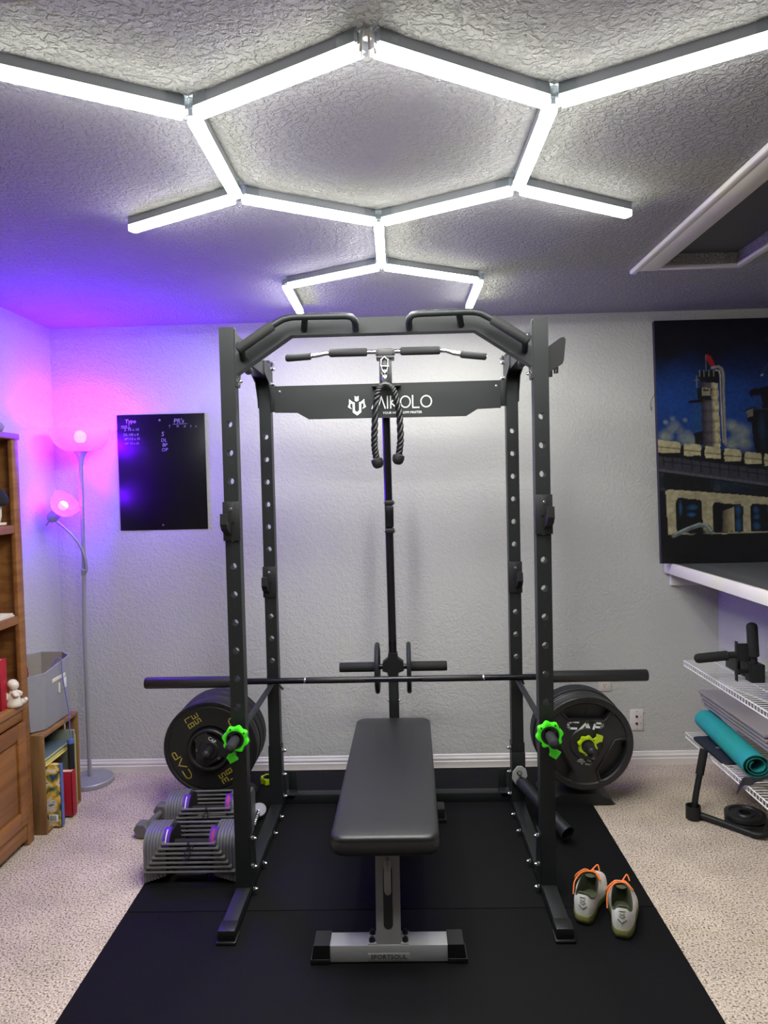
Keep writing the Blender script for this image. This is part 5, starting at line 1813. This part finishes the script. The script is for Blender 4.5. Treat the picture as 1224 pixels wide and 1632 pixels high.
MB().lathe([(.0145, .0), (.0145, .035), (.0165, .036), (.0215, .040), (.0215, .165), (.018, .176), (.008, .182), (0, .183)], (-.076, .012, .118), (-1, .06, -.10), 18).build('foam_handle', FOAM_K, dp)
MB().cyl((0, 0, -.0), (0, 0, .004), .02, n=12).build('base_knob', PLASTIC_K, dp)

# folded mat
fm_ = thing('folded_mat', 'grey folded exercise mat on the lower wire shelf', 'exercise mat', (1.59, 3.31, .4080))
for i in range(4):
    o = MB().rbox((-.108 + .006 * (3 - i), -.335 + .004 * i, i * .0205), (.110, .335 - .006 * (3 - i), .0150 + i * .0205), .004, 3).build('mat_panel', MATGREY, fm_)
for i in range(3):
    MB().box((-.092 + .006 * (3 - i), -.325, .0145 + i * .0205), (.106, .320, .0210 + i * .0205)).build('gap_shade', STEEL_D, fm_, smooth=0)  # dark slab filling the gap in place of shade between panels
for i in range(4):
    MB().lathe([(0, 0), (.005, 0), (.005, .20), (0, .20)], (-.085, -.3362 + .004 * i, .0084 + i * .0205), (1, 0, 0), 10).build('end_fold', CAP_K, fm_)

nv = thing('flat_pouch', 'flat navy pouch under the rolled teal mat', 'pouch', (1.475, 3.345, SH2))
MB().prism(rrect(-.078, -.17, .075, .17, .03), 0, .010).build('pouch_body', NAVY, nv, smooth=40)
MB().tube([Vector((p[0], p[1], .0055)) for p in rrect(-.078, -.17, .075, .17, .03)], .0032, 6, closed=True).build('piping', PLASTIC_K, nv)
MB().rbox((-.03, .00, .0101), (.02, .02, .0112), .0004).build('print', GREY_PL, nv)

tm = thing('rolled_yoga_mat', 'rolled teal yoga mat on the lower wire shelf', 'yoga mat', (1.482, 3.30, SH2 + .0108), math.radians(-4.5))
sp2 = []
turns = 2.6
for i in range(90):
    u = i / 89
    a = -.4 - turns * 2 * PI * u
    r_ = .0510 - .0300 * u
    sp2.append((r_ * math.cos(a) * 1.20, r_ * math.sin(a)))
spo = [(p[0] * 1.0, p[1]) for p in sp2]
V, Fs = [], []
thk = .0045
for (x, z) in sp2:
    r_ = math.hypot(x, z) or 1
    nx_, nz_ = x / r_, z / r_
    for yy in (-.305, .305):
        V.append((x + nx_ * thk / 2, yy, z + nz_ * thk / 2 + .0540))
        V.append((x - nx_ * thk / 2, yy, z - nz_ * thk / 2 + .0540))
mm = MB()
Fm = []
for i in range(89):
    a, b2 = i * 4, (i + 1) * 4
    Fs += [(a, b2, b2 + 2, a + 2), (a + 1, a + 3, b2 + 3, b2 + 1), (a, a + 1, b2 + 1, b2), (a + 2, b2 + 2, b2 + 3, a + 3)]
    Fm += [0, 0, 1, 1]
Fs += [(0, 2, 3, 1), (356, 357, 359, 358)]
Fm += [0, 0]
mm.add(V, Fs)
mm.m = Fm
mm.build('rolled_sheet', [TEAL, TEAL_D], tm, smooth=40)

stp = thing('lifting_strap', 'dark flat strap hanging over the lower shelf edge', 'strap', (1.405, 2.985, .289))
sp3 = bez([(.10, -.10, .080), (.05, -.065, .044), (.012, -.03, .015), (-.010, -.005, .004), (-.018, .02, -.035), (-.022, .035, -.066)], 26)
V, Fs = [], []
wv = Vector((.1, .6, .35)).normalized()
for i, p in enumerate(sp3):
    w2 = .019 * (1 if i < 22 else 1 - (i - 22) * .2)
    a_ = Vector((.5, .75, .1)).normalized() if i < 10 else Vector((.35, .55, .55)).normalized()
    q = p + a_ * w2
    r_ = p - a_ * w2
    nrm = Vector((-.7, -.5, .3)).normalized() * .0012
    V += [q + nrm, r_ + nrm, r_ - nrm, q - nrm]
for i in range(len(sp3) - 1):
    a = i * 4
    for k_ in range(4):
        Fs.append((a + k_, a + (k_ + 1) % 4, a + 4 + (k_ + 1) % 4, a + 4 + k_))
Fs += [(0, 1, 2, 3), tuple(len(V) - 4 + k_ for k_ in range(4))]
MB().add(V, Fs).build('webbing', FOAM_K, stp, smooth=50)
MB().rbox((.06, -.09, .052), (.09, -.065, .064), .003).build('buckle', PLASTIC_K, stp)
tb = thing('massage_ball', 'tan wooden roller at the front end of the lower shelf', 'roller', (1.515, 2.915, SH2))
MB().lathe([(0, -.04), (.016, -.04), (.024, -.034), (.026, 0), (.024, .034), (.016, .04), (0, .04)], (0, 0, .0262), (.3, 1, 0), 20).build('roller_body', TAN, tb, smooth=50)
MB().cyl((-.015, -.05, .0262), (.015, .05, .0262), .008, n=10).build('axle', TAN, tb)

# floor: row handle and change plates
ha = thing('row_handle', 'black tubular handle attachment standing on the carpet', 'handle attachment', (1.305, 3.275, 0))
MB().lathe([(.030, 0), (.033, .004), (.033, .062), (.029, .062), (.028, .020), (0, .018)], n=24).build('socket_cup', STEEL, ha)
MB().tube(bez([(.010, .01, .04), (.016, .014, .09), (.032, .022, .16), (.052, .030, .24), (.064, .036, .300)], 20), .0135, 12).build('upright_tube', STEEL, ha, smooth=60)
MB().tube([(.040, .025, .195), (.066, .036, .305)], .0185, 14).build('foam_grip', FOAM_K, ha, smooth=60)
MB().tube(bez([(.025, -.01, .022), (.09, -.075, .018), (.165, -.165, .016), (.195, -.195, .017), (.225, -.200, .024), (.25, -.175, .040), (.29, -.13, .075)], 30), .0145, 12).build('lower_tube', STEEL, ha, smooth=60)
MB().prism([(.03, 0), (.085, -.06), (.11, -.03), (.06, .02)], .0, .006, None).build('base_plate', STEEL_D, ha)
for i in range(2):
    t = thing('change_plate', ('bottom' if i == 0 else 'top') + ' small black iron plate stacked on the carpet under the shelf', 'weight plate', (1.512, 3.216 + .004 * i, .001 + i * .027), 0, 'small plates on the carpet')
    MB().lathe([(.026, .003), (.045, .0), (.080, .0), (.086, .004), (.086, .022), (.080, .026), (.068, .026), (.062, .019), (.042, .019), (.038, .025), (.026, .025)], n=40, closed=True).build('disc', IRON_K, t)
    tx_ = text_mb('CAP', .016, .001)
    MB().add(tx_.v, tx_.f, Matrix.Translation((0, -.052, .0192))).build('lettering', IRON_K, t, smooth=0)
